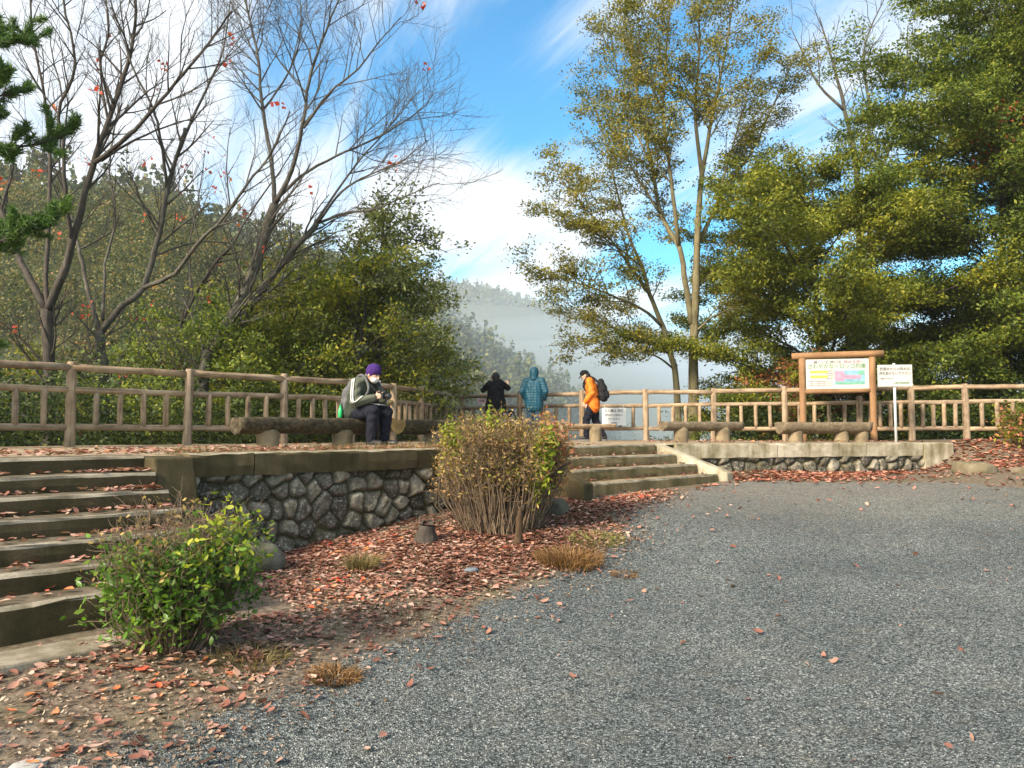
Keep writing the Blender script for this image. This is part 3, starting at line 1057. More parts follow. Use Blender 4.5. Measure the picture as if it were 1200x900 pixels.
# ------------------------------------------------------------------ log fences
def fence(name, label, P, short=()):
    root = thing(name, label, 'fence', (*P[len(P) // 2], 0))
    off = root_loc(root)
    mp = {}
    for k, q in enumerate(P):
        h = (.98 if k in short else 1.2) + rng.uniform(-.015, .015)
        b = MB()
        lean = rng.normal(0, .008, 2)
        zz = np.array([-.25, 0, .3, .7, h - .03, h])
        rr = np.array([.075, .073, .069, .068, .067, .055])
        b.tube(np.c_[q[0] - off[0] + lean[0] * zz, q[1] - off[1] + lean[1] * zz, zz], rr, 14, True, 0, .025)
        link('post', b.mesh('post', None, True), FENCE, root)
    for a, c in zip(P[:-1], P[1:]):
        d = (c - a) / np.linalg.norm(c - a)
        L = np.linalg.norm(c - a)
        for zr, rad in ((1.12, .052), (.815, .046), (.27, .046)):
            b = MB()                                  # along local Z so that the wood grain runs with the rail
            zq = np.linspace(0, L, 7)
            b.tube(np.c_[rng.normal(0, .003, 7), rng.normal(0, .003, 7), zq], np.full(7, rad) * (1 + rng.uniform(-.04, .04, 7)), 12, True, 0, .02)
            o = link('rail', b.mesh('rail', None, True), FENCE, root)
            dz = rng.normal(0, .008, 2)
            p0 = Vector((a[0] - off[0], a[1] - off[1], zr + dz[0]))
            o.location = p0
            o.rotation_euler = Vector((d[0] * L, d[1] * L, dz[1] - dz[0])).to_track_quat('Z', 'Y').to_euler()
        for j in range(4):
            q = a + (c - a) * ((j + 1) / 5)
            if not mp:
                b = MB()
                b.tube(np.c_[np.zeros(5), np.zeros(5), np.linspace(.27, .815, 5)], np.array([.043, .042, .041, .042, .042]), 12, True, 0, .03)
                mp['m'] = b.mesh('baluster', None, True)
                mp['m'].materials.append(FENCE)
            o = bpy.data.objects.new('baluster', mp['m'])
            COL.objects.link(o)
            o.parent = root
            o.location = (q[0] - off[0], q[1] - off[1], 0)
            o.rotation_euler = (rng.normal(0, .01), rng.normal(0, .01), rng.uniform(0, 6))
    return root


fence('log_fence', 'weathered brown log fence running from the left stairs to the far corner', FENCE_L)
fence('log_fence', 'sunlit tan log fence behind the right benches and the notice board', FENCE_R, (6,))


# ------------------------------------------------------------------ log benches
def split_log(A, B, rad, flat, seed, mat, parent, z0, squash=1.0, name='seat', cut=None):
    """half log with a flat top, rough bark below"""
    A, B = np.array(A, float), np.array(B, float)
    L = np.linalg.norm(B - A)
    r = np.random.default_rng(seed)
    n, q = 26, 22
    t = (B - A) / L
    side = np.array([t[1], -t[0]])
    V, F = [], []
    lump = r.normal(0, 1, (q,)) * .035
    for i in range(n):
        s = L * i / (n - 1)
        wob = .05 * math.sin(s * 2.1 + seed) + r.normal(0, .012)
        for j in range(q):
            th = 2 * math.pi * j / q
            rr = rad * (1 + wob + lump[j] + r.normal(0, .02))
            x, z = math.cos(th) * rr, math.sin(th) * rr * squash
            zc = min(z, flat * rad + r.normal(0, .003) + .006 * math.sin(s * 7 + j))
            V.append([*(A + t * (s + (r.normal(0, .008) if i in (0, n - 1) else 0)) + side * x), z0 - flat * rad + zc])
    for i in range(n - 1):
        for j in range(q):
            k = (j + 1) % q
            F.append((i * q + j, i * q + k, (i + 1) * q + k, (i + 1) * q + j))
    F.append(tuple(range(q - 1, -1, -1)))
    F.append(tuple((n - 1) * q + j for j in range(q)))
    ang = math.atan2(t[1], t[0])
    me = bpy.data.meshes.new(name)
    Vl = np.array(V)
    # store along local Z so that the grain follows the log
    mid = np.array([*((A + B) / 2), z0])
    rel = Vl - mid
    loc = np.c_[rel @ np.array([side[0], side[1], 0]), rel[:, 2], rel @ np.array([t[0], t[1], 0])]
    me.from_pydata(loc.tolist(), [], F)
    mi = np.zeros(len(F), dtype=np.int32)
    mi[-2:] = 1
    me.polygons.foreach_set('material_index', mi)
    shade(me)
    sm = np.ones(len(F), dtype=bool)
    sm[-2:] = False
    me.polygons.foreach_set('use_smooth', sm)
    me.update()
    o = link(name, me, [mat, cut or mat], parent)
    M_ = Matrix(((side[0], 0, t[0], 0), (side[1], 0, t[1], 0), (0, 1, 0, 0), (0, 0, 0, 1)))
    o.rotation_euler = M_.to_3x3().to_euler()
    o.location = Vector(tuple(mid - root_loc(parent)))
    return o


def bench(label, A, B, top, rad, flat, squash, legs, mat, seed, leg_r=.14, leg_m=None, cut=None):
    A, B = np.array(A), np.array(B)
    mid = (A + B) / 2
    root = thing('log_bench', label, 'bench', (*mid, 0), 0, 'split log benches on the terrace')
    split_log(A, B, rad, flat, seed, mat, root, top, squash, cut=cut)
    zleg = top - flat * rad - rad * squash * .8
    for f in legs:
        q = A + (B - A) * f
        b = MB()
        zs = np.linspace(-.1, zleg + .06, 5)
        b.tube(np.c_[np.full(5, q[0]), np.full(5, q[1]), zs], leg_r * (1 + rng.uniform(-.06, .06, 5)), 14, True, 0, .04)
        b.build('leg', leg_m or STUMP, root, True)
    return root


bench('long dark weathered log bench on the terrace, the seated man on its right end', (-3.34, 9.3), (-1.86, 10.72), .385, .18, .35, .8, (.2, .72), BENCH_M, 2)
bench('dark log bench with a pale cut end, right of the seated man', (-1.62, 10.95), (-.1, 12.5), .375, .175, .15, 1.0, (.3, .8), BENCH_M, 5, cut=CUT)
bench('thin plank bench on a round stump in front of the orange jacket', (xat(652, 16.0), 16.1), (xat(722, 16.1), 16.2), .36, .12, .1, .75, (.1, .66), FENCE, 9, .13)
bench('log bench below the fence, left of the notice board bench', (xat(774, 14.5), 14.4), (xat(869, 14.7), 14.8), .39, .15, .35, .75, (.24, .77), BENCH_L, 12)
bench('split log bench with sagging bark underside, directly in front of the notice board', (xat(913, 14.9), 14.9), (xat(1018, 15.1), 15.2), .385, .19, .25, .9, (.18, .70, .93), BENCH_L, 21)


# ------------------------------------------------------------------ writing
def text_mesh(s, size, mat, parent, M_, name='writing', sx=1.0, align='CENTER'):
    cu = bpy.data.curves.new('txt', 'FONT')
    cu.body = s
    cu.size = size
    cu.align_x = align
    cu.align_y = 'CENTER'
    cu.resolution_u = 2
    cu.extrude = .001
    cu.offset = size * .022
    o = bpy.data.objects.new('txt', cu)
    COL.objects.link(o)
    dg = bpy.context.evaluated_depsgraph_get()
    me = bpy.data.meshes.new_from_object(o.evaluated_get(dg))
    bpy.data.objects.remove(o)
    bpy.data.curves.remove(cu)
    me.transform(Matrix.Diagonal((sx, 1, 1, 1)))
    me.transform(M_)
    me.materials.clear()
    return link(name, me, mat, parent)


INK = plain('grey_ink', (.16, .15, .15), .7, .2, .1)
INK_G = plain('green_ink', (.13, .22, .12), .7, .2, .1)
INK_P = plain('pink_ink', (.55, .16, .22), .7, .2, .1)
YEL = plain('yellow_print', (.62, .60, .08), .6, .2, .08)
MAPC = plain('map_blue', (.20, .34, .44), .6, .2, .3, 7)
MAPR = plain('map_rose', (.50, .22, .30), .6, .2, .25, 9)
MAPG = plain('map_green', (.14, .32, .24), .6, .2, .3, 9)

bl, br = np.array([xat(941, 15.95), 15.95]), np.array([xat(1023.5, 15.65), 15.65])
d_ = (br - bl) / np.linalg.norm(br - bl)
n_ = np.array([d_[1], -d_[0]])
BW = np.linalg.norm(br - bl)
cen = (bl + br) / 2
board = thing('notice_board', 'brown timber notice board with a white illustrated panel under a log beam', 'notice board', (*cen, 0))
off = root_loc(board)


def vlog(p, z0, z1, r, name, mat, parent):
    b = MB()
    zs = np.linspace(z0, z1, 7)
    b.tube(np.c_[np.full(7, p[0]), np.full(7, p[1]), zs], r * (1 + rng.uniform(-.03, .03, 7)), 14, True, 0, .02)
    return b.build(name, mat, parent, True)


def hlog(a, c, z, r, name, mat, parent, z2=None):
    a, c = np.array(a), np.array(c)
    L = np.linalg.norm(c - a)
    b = MB()
    b.tube(np.c_[np.zeros(7), np.zeros(7), np.linspace(0, L, 7)], r * (1 + rng.uniform(-.03, .03, 7)), 14, True, 0, .02)
    o = link(name, b.mesh(name, None, True), mat, parent)
    o.location = Vector((a[0], a[1], z)) - Vector(tuple(root_loc(parent)))
    o.rotation_euler = Vector((*(c - a), (z2 or z) - z)).to_track_quat('Z', 'Y').to_euler()
    return o


for q in (bl, br):
    vlog(q, -.2, 1.73, .066, 'post', BOARD_W, board)
hlog(bl - d_ * .2, br + d_ * .22, 1.775, .068, 'top_beam', BOARD_W, board, 1.80)
hlog(bl, br, 1.03, .05, 'lower_beam', BOARD_W, board, 1.05)
pan_z0, pan_z1 = 1.085, 1.70
pc = np.array([*(cen + n_ * .02), (pan_z0 + pan_z1) / 2])
PW, PH = BW - .14, pan_z1 - pan_z0
Mp = Matrix(((d_[0], 0, n_[0], 0), (d_[1], 0, n_[1], 0), (0, 1, 0, 0), (0, 0, 0, 1)))


def panel_box(name, w_, h_, t_, cx, cy, cz, mat, parent, Mrot, centre):
    b = MB()
    b.box((cx, cy, cz), (w_, h_, t_))
    me = b.mesh(name)
    me.transform(Matrix.Translation(Vector(tuple(np.array(centre) - root_loc(parent)))) @ Mrot)
    return link(name, me, mat, parent)


pan = panel_box('panel', PW, PH, .02, 0, 0, 0, WHITE, board, Mp, pc)
Tp = Matrix.Translation(Vector(tuple(pc - off))) @ Mp


def on_panel(x, y, T=Tp, z=.0115):
    return T @ Matrix.Translation((x, y, z))


text_mesh('美しい保津川を', .072, INK, pan, on_panel(-.18, PH * .39), sx=1.1)
text_mesh('眺める旅へ', .072, INK_P, pan, on_panel(.33, PH * .39), sx=1.1)
text_mesh('さわやかなトロッコ列車', .105, INK_G, pan, on_panel(-.01, PH * .245), sx=.98)
for y in (.045, -.055):
    panel_box('yellow_band', .33, .058, .004, -PW / 2 + .25, y, .0115, YEL, pan, Mp, pc)
for k, y in enumerate((.06, .01, -.04, -.09)):
    text_mesh('線路の見える丘', .03, INK, pan, on_panel(-.12, y), sx=.9)
for k, y in enumerate((-.15, -.19, -.23)):
    text_mesh('渓谷と山々の眺めをお楽しみください', .026, INK_P if k == 1 else INK, pan, on_panel(-PW / 2 + .3, y), sx=1.0)
panel_box('picture', .58, .29, .004, PW / 2 - .37, -.075, .0115, MAPC, pan, Mp, pc)
panel_box('picture_patch', .17, .2, .004, PW / 2 - .56, -.05, .0143, MAPR, pan, Mp, pc)
panel_box('picture_patch', .36, .07, .004, PW / 2 - .34, -.065, .0155, MAPR, pan, Mp, pc)
panel_box('picture_patch', .12, .09, .004, PW / 2 - .15, .02, .0143, MAPG, pan, Mp, pc)
panel_box('picture_patch', .55, .05, .004, PW / 2 - .37, -.19, .0143, MAPG, pan, Mp, pc)

sg = np.array([xat(1049, 15.2), 15.2])
sign = thing('pole_sign', 'small white sign with grey lettering on a thin grey metal pole, beside the notice board', 'sign', (*sg, 0))
b = MB()
b.tube([(*sg, -.2), (*sg, .8), (*sg, 1.56)], .026, 12)
b.build('pole', METAL, sign, True)
ds = np.array([.985, -.17])
ns_ = np.array([ds[1], -ds[0]])
Ms = Matrix(((ds[0], 0, ns_[0], 0), (ds[1], 0, ns_[1], 0), (0, 1, 0, 0), (0, 0, 0, 1)))
sc_c = np.array([*(sg + ns_ * .04), .22 + (505 - 440.3) / 900 * 15.2])
sp_ = panel_box('panel', .64, .43, .014, 0, 0, 0, WHITE, sign, Ms, sc_c)
Ts = Matrix.Translation(Vector(tuple(sc_c - root_loc(sign)))) @ Ms
text_mesh('展望台からの眺めは', .068, INK, sp_, on_panel(0, .13, Ts, .009), sx=.92)
text_mesh('柵を越えないで下さい', .068, INK, sp_, on_panel(0, .04, Ts, .009), sx=.86)
text_mesh('危険ですので', .04, INK, sp_, on_panel(-.15, -.06, Ts, .009), sx=1.0)
text_mesh('公園管理事務所', .04, INK_G, sp_, on_panel(.12, -.15, Ts, .009), sx=1.05)


def hung_sign(label, px0, px1, z0, z1, Y, mat, lines, lm):
    a, c = np.array([xat(px0, Y + .06), Y + .06]), np.array([xat(px1, Y), Y])
    dd = (c - a) / np.linalg.norm(c - a)
    nn_ = np.array([dd[1], -dd[0]])
    Mr = Matrix(((dd[0], 0, nn_[0], 0), (dd[1], 0, nn_[1], 0), (0, 1, 0, 0), (0, 0, 0, 1)))
    c3 = np.array([*((a + c) / 2), (z0 + z1) / 2])
    root = thing('hanging_notice', label, 'sign', (c3[0], c3[1], z0))
    W_, H_ = np.linalg.norm(c - a), z1 - z0
    p = panel_box('panel', W_, H_, .01, 0, 0, 0, mat, root, Mr, c3)
    T_ = Matrix.Translation(Vector(tuple(c3 - root_loc(root)))) @ Mr
    for (s, y, sz) in lines:
        text_mesh(s, sz, lm, p, on_panel(0, y, T_, .0065), sx=.95)
    for x in (-W_ * .4, W_ * .4):
        b = MB()
        b.tube([T_ @ Vector((x, H_ / 2 - .015, .006)), T_ @ Vector((x, H_ / 2 + .03, -.01)), T_ @ Vector((x, H_ / 2 + .075, -.05))], .005, 6)
        me = b.mesh('wire_tie')
        link('wire_tie', me, METAL, root)


PAPER = plain('paper_panel', (.78, .77, .74), .6, .3, .05, 3, .02)
hung_sign('white paper notice hung on the fence behind the orange hiker', 705.5, 733.5, .35, .76, 17.92, PAPER,
          [('立入禁止 危険', .13, .075), ('柵の外に出ない', .03, .062), ('でください', -.06, .06), ('管理事務所', -.15, .035)], INK)
PINKP = plain('pink_panel', (.72, .42, .44), .6, .3, .08)
hung_sign('small pink notice on the fence, left of the person dressed in black', 559.5, 570, .93, 1.06, 19.88, PINKP, [('注意', 0, .07)], INK)



# ------------------------------------------------------------------ people
def remesh(mb, name, mat, parent, voxel=.009, it=4, fn=None):
    me = mb.mesh(name)
    o = bpy.data.objects.new('tmp', me)
    COL.objects.link(o)
    r = o.modifiers.new('r', 'REMESH')
    r.mode = 'VOXEL'
    r.voxel_size = voxel
    s = o.modifiers.new('s', 'SMOOTH')
    s.factor = .5
    s.iterations = it
    dg = bpy.context.evaluated_depsgraph_get()
    m2 = bpy.data.meshes.new_from_object(o.evaluated_get(dg))
    bpy.data.objects.remove(o)
    m2.name = name
    m2.materials.clear()
    if fn is not None:
        n = len(m2.vertices)
        V = np.empty(n * 3, np.float32)
        m2.vertices.foreach_get('co', V)
        N = np.empty(n * 3, np.float32)
        m2.vertices.foreach_get('normal', N)
        V = fn(V.reshape(-1, 3), N.reshape(-1, 3))
        m2.vertices.foreach_set('co', V.astype(np.float32).ravel())
        m2.update()
    shade(m2)
    return link(name, m2, mat, parent)


def hand(mb, wr, d, nrm, side, curl=.9, k=1.0):
    """palm, four unequal bent fingers and a thumb; d along the hand, nrm out of the palm"""
    wr, d = np.array(wr), unit(d)
    nrm = unit(np.array(nrm) - d * np.dot(nrm, d))
    lat = np.cross(d, nrm) * side
    pe = wr + d * .085 * k
    for q in (-.026, -.009, .009, .026):
        mb.capsule(wr + lat * q * .6, pe + lat * q, .015 * k, .014 * k, 8)
    for q, L in ((-.029, .062), (-.010, .074), (.010, .080), (.029, .070)):
        p0 = pe + lat * q
        p1 = p0 + (d * math.cos(curl * .5) + nrm * math.sin(curl * .5)) * L * .5 * k
        p2 = p1 + (d * math.cos(curl * 1.3) + nrm * math.sin(curl * 1.3)) * L * .5 * k
        mb.capsule(p0, p1, .0095 * k, .009 * k, 8)
        mb.capsule(p1, p2, .009 * k, .008 * k, 8)
    t0 = wr + d * .025 * k + lat * .03
    t1 = t0 + (d * .6 + lat * .7 + nrm * .3) * .045 * k
    t2 = t1 + (d * .9 + nrm * .5) * .032 * k
    mb.capsule(t0, t1, .012 * k, .011 * k, 8)
    mb.capsule(t1, t2, .011 * k, .009 * k, 8)


def rot_yz(p, c, a):                # pitch a point about a centre (positive leans towards +Y)
    p, c = np.array(p, float), np.array(c, float)
    y, z = p[1] - c[1], p[2] - c[2]
    return np.array([p[0], c[1] + y * math.cos(a) + z * math.sin(a), c[2] - y * math.sin(a) + z * math.cos(a)])


def skin_body(root, J, skin, hands=True):
    mb = MB()
    h = np.array(J['head'])
    a = J.get('nod', 0.0)
    f = lambda x, y, z: rot_yz(h + np.array([x, y, z]), h, a)
    Rm = np.array(Matrix.Rotation(-a, 3, 'X'))
    mb.ellipsoid(h, (.074, .095, .112), 18, 14, rot=Rm)
    mb.ellipsoid(f(0, .02, -.05), (.058, .072, .07), 14, 10, rot=Rm)          # jaw
    mb.capsule(f(0, .085, .012), f(0, .112, -.022), .010, .016, 8)             # nose
    mb.capsule(f(-.022, .080, -.060), f(.022, .080, -.060), .010, .010, 8)     # lips
    for s in (-1, 1):
        mb.ellipsoid(f(.076 * s, -.005, -.012), (.012, .022, .032), 8, 6, rot=Rm)   # ears
    mb.capsule(J['neck'], f(0, -.02, -.06), .055, .05)
    mb.capsule(J['chest'], J['neck'], .10, .06)
    mb.capsule(J['pelvis'], J['chest'], .11, .11)
    for i, s in enumerate((-1, 1)):
        sh, el, wr = J['sh'][i], J['el'][i], J['wr'][i]
        mb.capsule(J['neck'], sh, .06, .055)
        mb.capsule(sh, el, .048, .038)
        mb.capsule(el, wr, .038, .026)
        if hands:
            hand(mb, wr, J['hd'][i], J['hn'][i], s, J.get('curl', .9))
        hp, kn, an, to = J['hp'][i], J['kn'][i], J['an'][i], J['to'][i]
        mb.capsule(J['pelvis'], hp, .10, .085)
        mb.capsule(hp, kn, .075, .05)
        mb.capsule(kn, an, .05, .035)
        mb.capsule(an, to, .036, .028)
    return remesh(mb, 'body', skin, root, .0075, 3)


def trousers(root, J, mat, r=(.115, .10, .075, .062)):
    mb = MB()
    for i in (0, 1):
        hp, kn, an = (np.array(J[k][i]) for k in ('hp', 'kn', 'an'))
        mb.capsule(J['pelvis'], hp, r[0] + .01, r[1])
        mb.capsule(hp, kn, r[1], r[2])
        mb.capsule(kn, an + (kn - an) * .05, r[2], r[3])
    mb.capsule(J['pelvis'], np.array(J['pelvis']) + np.array([0, 0, .1]), r[0], r[0])

    def wr(V, N):
        return V + N * (.006 * np.sin(V[:, 2:3] * 52 + 6 * np.sin(V[:, 0:1] * 21 + V[:, 1:2] * 17)))
    return remesh(mb, 'trousers', mat, root, .012, 4, wr)


def shoes(root, J, mat, sole):
    for i in (0, 1):
        an, to = np.array(J['an'][i]), np.array(J['to'][i])
        mb = MB()
        d = unit((to - an) * np.array([1, 1, 0]))
        heel = np.array([an[0], an[1], to[2] + .035]) - d * .03
        mb.capsule(an + np.array([0, 0, .04]), heel, .052, .05)
        mb.capsule(heel, np.array([to[0], to[1], to[2] + .026]), .05, .042)
        o = remesh(mb, 'shoe', mat, root, .011, 3)
        m2 = MB()
        m2.capsule(heel - np.array([0, 0, .045]), np.array([to[0], to[1], to[2] - .008]), .045, .04)
        V = np.concatenate(m2.v)
        V[:, 2] = np.clip(V[:, 2], to[2] - .03, to[2] + .0)
        m2.v = [V]
        link('sole', m2.mesh('sole'), sole, o)


def jacket(root, J, mat, hem, rt=.155, rs=.075, waist=None, fn=None, name='jacket', collar=True, sleeves=True, flare=0.0):
    mb = MB()
    ch, nk, pv = (np.array(J[k]) for k in ('chest', 'neck', 'pelvis'))
    for x in (-.065, 0, .065):
        e = np.array([x, 0, 0])
        mb.capsule(ch + e, pv * .5 + ch * .5 + e, rt * .86, rt * (waist or .86))
        mb.capsule(pv * .5 + ch * .5 + e, np.array([pv[0] + x * (1 + flare), pv[1], hem]), rt * (waist or .86), rt * (.88 + flare))
        mb.capsule(ch + e, nk * .8 + ch * .2 + e * .8, rt * .86, .08)
    if collar:
        mb.capsule(nk - np.array([0, 0, .03]), nk + np.array([0, .01, .035]), .078, .07)
    if sleeves:
        for i in (0, 1):
            sh, el, wr = (np.array(J[k][i]) for k in ('sh', 'el', 'wr'))
            mb.capsule(nk * .5 + sh * .5, sh, .08, rs + .004)
            mb.capsule(sh, el, rs, rs * .84)
            mb.capsule(el, wr - (wr - el) * .06, rs * .84, rs * .66)

    def wr_(V, N):
        f = .005 * np.sin(V[:, 2:3] * 40 + 5 * np.sin(V[:, 0:1] * 17 + V[:, 1:2] * 23)) + .004 * np.sin(V[:, 0:1] * 60 + V[:, 2:3] * 33)
        return V + N * f
    return remesh(mb, name, mat, root, .011, 4, fn or wr_)


def cloth(name, col, var=.2, rough=.85, spec=.2):
    return plain(name, col, rough, spec, var, 22, .35)


SKIN = plain('skin', (.52, .32, .235), .55, .4, .06, 14, .05)
NAVY = cloth('navy_cloth', (.009, .010, .018))
BLACKC = cloth('black_cloth', (.006, .006, .008))
HAIR_B = plain('black_hair', (.012, .010, .009), .6, .4, .3, 60, .5)
SHOE_M = cloth('black_shoe', (.014, .014, .016), .2, .5, .4)
SOLE_M = plain('grey_sole', (.20, .19, .18), .8)
TEAL = cloth('teal_padded_nylon', (.008, .075, .118), .15, .5, .4)
JEANS = cloth('blue_denim', (.030, .075, .125), .25)
ORANGE = cloth('orange_nylon', (.78, .17, .012), .12, .6, .3)
OLIVE_V = cloth('dark_olive_vest', (.035, .042, .030))
SAGE = cloth('sage_sleeve', (.098, .104, .074), .15)
PURPLE = plain('purple_knit', (.050, .022, .125), .95, .1, .25, 90, .6)
PACK_G = cloth('grey_pack_cloth', (.10, .10, .105))
PACK_B = cloth('black_pack_cloth', (.014, .014, .016))
MASK = plain('white_mask', (.78, .77, .76), .8, .2, .04)
GREENB = plain('green_plastic', (.02, .42, .12), .35, .5, .05)
DARKP = plain('black_plastic', (.015, .015, .017), .4, .5, .1)
GLASS_D = plain('dark_lens', (.02, .025, .035), .1, .6, .1)
EYE = plain('dark_eye', (.02, .015, .012), .3, .5, .1)


def stand(k=1.0, lean=0.0):
    J = dict(pelvis=(0, 0, .93), chest=(0, 0, 1.27), neck=(0, -.005, 1.45), head=(0, .035, 1.595),
             sh=[(-.185, 0, 1.40), (.185, 0, 1.40)], el=[(-.25, -.03, 1.13), (.25, -.03, 1.13)], wr=[(-.26, .06, .90), (.26, .06, .90)],
             hp=[(-.09, 0, .90), (.09, 0, .90)], kn=[(-.10, .02, .50), (.10, .02, .50)], an=[(-.10, -.02, .09), (.10, -.02, .09)],
             to=[(-.12, .16, .03), (.12, .16, .03)], hd=[(0, .1, -1), (0, .1, -1)], hn=[(1, 0, 0), (-1, 0, 0)])
    return J


def finish(J, k, lean=0.0):
    c = np.array(J['pelvis'])
    out = {}
    for key, v in J.items():
        if key in ('nod', 'curl'):
            out[key] = v
        elif key in ('hd', 'hn'):
            out[key] = [np.array(q, float) for q in v]
        elif isinstance(v, list):
            out[key] = [(rot_yz(q, c, lean) if key in ('sh', 'el', 'wr') else np.array(q, float)) * k for q in v]
        else:
            out[key] = (rot_yz(v, c, lean) if key in ('chest', 'neck', 'head') else np.array(v, float)) * k
    return out


def eyes(body, J):
    h, a = np.array(J['head']), J.get('nod', 0)
    for s in (-1, 1):
        b = MB()
        b.ellipsoid(rot_yz(h + np.array([.030 * s, .083, .015]), h, a), (.012, .008, .007), 8, 6)
        link('eye', b.mesh('eye', None, True), EYE, body)


# the person in black, seen from behind, both hands up at the face
pk = thing('person', 'person in black coat and trousers with both arms raised, photographing the valley', 'person', (xat(581, 18.9), 18.9, 0), R(6))
J = stand()
J['el'] = [(-.31, .13, 1.27), (.32, .13, 1.33)]
J['wr'] = [(-.12, .30, 1.50), (.13, .30, 1.53)]
J['hd'] = [(.35, .3, 1), (-.35, .3, 1)]
J['hn'] = [(.6, -.4, 0), (-.6, -.4, 0)]
J = finish(J, .965)
skin_body(pk, J, SKIN)
trousers(pk, J, cloth('plum_black_cloth', (.022, .012, .022)), (.12, .105, .08, .068))
jacket(pk, J, BLACKC, .78, .165, .085, .92, flare=.28)
b = MB()
h = np.array(J['head'])
b.ellipsoid(h + np.array([0, -.018, .018]), (.098, .108, .118), 16, 12)
b.ellipsoid(h + np.array([0, -.045, -.06]), (.090, .075, .085), 14, 10)
remesh(b, 'hair', HAIR_B, pk, .01, 3, lambda V, N: V + N * .004 * np.sin(V[:, 0:1] * 160))
shoes(pk, J, SHOE_M, SOLE_M)
b = MB()
cp = Vector((0, .385, 1.585))
b.box(cp, (.15, .012, .078))
me = b.mesh('camera_phone')
me.transform(pk.matrix_basis if False else Matrix.Translation(pk.location) @ Matrix.Rotation(R(6), 4, 'Z'))
ph = link('camera_phone', me, DARKP)
tag(ph, 'dark phone held up in both hands by the person in black', 'phone')

# the person in the teal hooded jacket
pt = thing('person', 'person in a teal padded jacket with hood up and blue jeans, at the fence', 'person', (xat(626, 18.25), 18.25, 0), R(-12))
J = stand()
J['el'] = [(-.285, -.04, 1.15), (.285, -.04, 1.15)]
J['wr'] = [(-.22, .12, .97), (.22, .12, .97)]
J['hd'] = [(.35, .5, -.9), (-.35, .5, -.9)]
J = finish(J, 1.0)
skin_body(pt, J, SKIN)
trousers(pt, J, JEANS, (.125, .11, .085, .078))


def baffles(V, N):
    ph_ = V[:, 2:3] * 2 * math.pi / .062
    return V + N * (.007 * np.abs(np.sin(ph_ * .5)) - .002 + .004 * np.sin(V[:, 0:1] * 50 + V[:, 2:3] * 20))


jacket(pt, J, TEAL, .80, .175, .09, .95, baffles)
b = MB()
h = np.array(J['head'])
b.ellipsoid(h + np.array([0, -.02, .02]), (.112, .125, .135), 16, 12)
b.capsule(h + np.array([0, -.05, -.12]), h + np.array([0, -.03, -.03]), .105, .105)
remesh(b, 'hood', TEAL, pt, .011, 4, lambda V, N: V + N * .004 * np.sin(V[:, 2:3] * 45))
shoes(pt, J, SHOE_M, SOLE_M)

# the hiker in orange
po = thing('person', 'hiker in a bright orange jacket and dark cap walking left along the fence, head bowed', 'person', (xat(696, 17.2), 17.2, 0), R(76))
J = stand()
J['head'] = (0, .10, 1.575)
J['neck'] = (0, .02, 1.45)
J['nod'] = .55
J['el'] = [(-.24, -.02, 1.12), (.25, -.02, 1.12)]
J['wr'] = [(-.20, .17, .94), (.21, .17, .94)]
J['hd'] = [(.1, .5, -.9), (-.1, .5, -.9)]
J['kn'] = [(-.10, .17, .50), (.10, -.02, .48)]
J['an'] = [(-.10, .16, .09), (.10, -.22, .11)]
J['to'] = [(-.11, .34, .03), (.12, -.05, .03)]
J = finish(J, .945, .16)
bd = skin_body(po, J, SKIN)
eyes(bd, J)
trousers(po, J, NAVY, (.12, .11, .085, .07))
jacket(po, J, ORANGE, .76, .16, .088, .9)
b = MB()
h = np.array(J['head'])
b.ellipsoid(h + np.array([0, -.13, -.10]), (.10, .06, .075), 14, 10)
b.capsule(h + np.array([-.07, -.08, -.135]), h + np.array([.07, -.08, -.135]), .055, .055)
remesh(b, 'hood', ORANGE, po, .011, 4)
b = MB()
nod = J['nod']
b.ellipsoid(rot_yz(h + np.array([0, -.006, .048]), h, nod), (.088, .108, .085), 16, 12)
V = np.concatenate(b.v)
cap_o = remesh(b, 'cap', BLACKC, po, .009, 2)
b = MB()
ring = []
for i in range(9):
    a = math.pi * i / 8
    ring.append(rot_yz(h + np.array([.075 * math.cos(a), .085 + .085 * math.sin(a), .035 - .012 * math.sin(a)]), h, nod))
top = [q + np.array([0, 0, .006]) for q in ring]
b.add(np.array(ring + top), [tuple(range(8, -1, -1)), tuple(range(9, 18))] + [(i, i + 1, 10 + i, 9 + i) for i in range(8)] + [(8, 0, 9, 17)])
link('brim', b.mesh('brim'), BLACKC, cap_o)
b = MB()
b.ellipsoid(rot_yz(h + np.array([0, -.03, -.02]), h, nod), (.080, .085, .075), 14, 10)
remesh(b, 'hair', HAIR_B, po, .01, 2)
shoes(po, J, SHOE_M, SOLE_M)


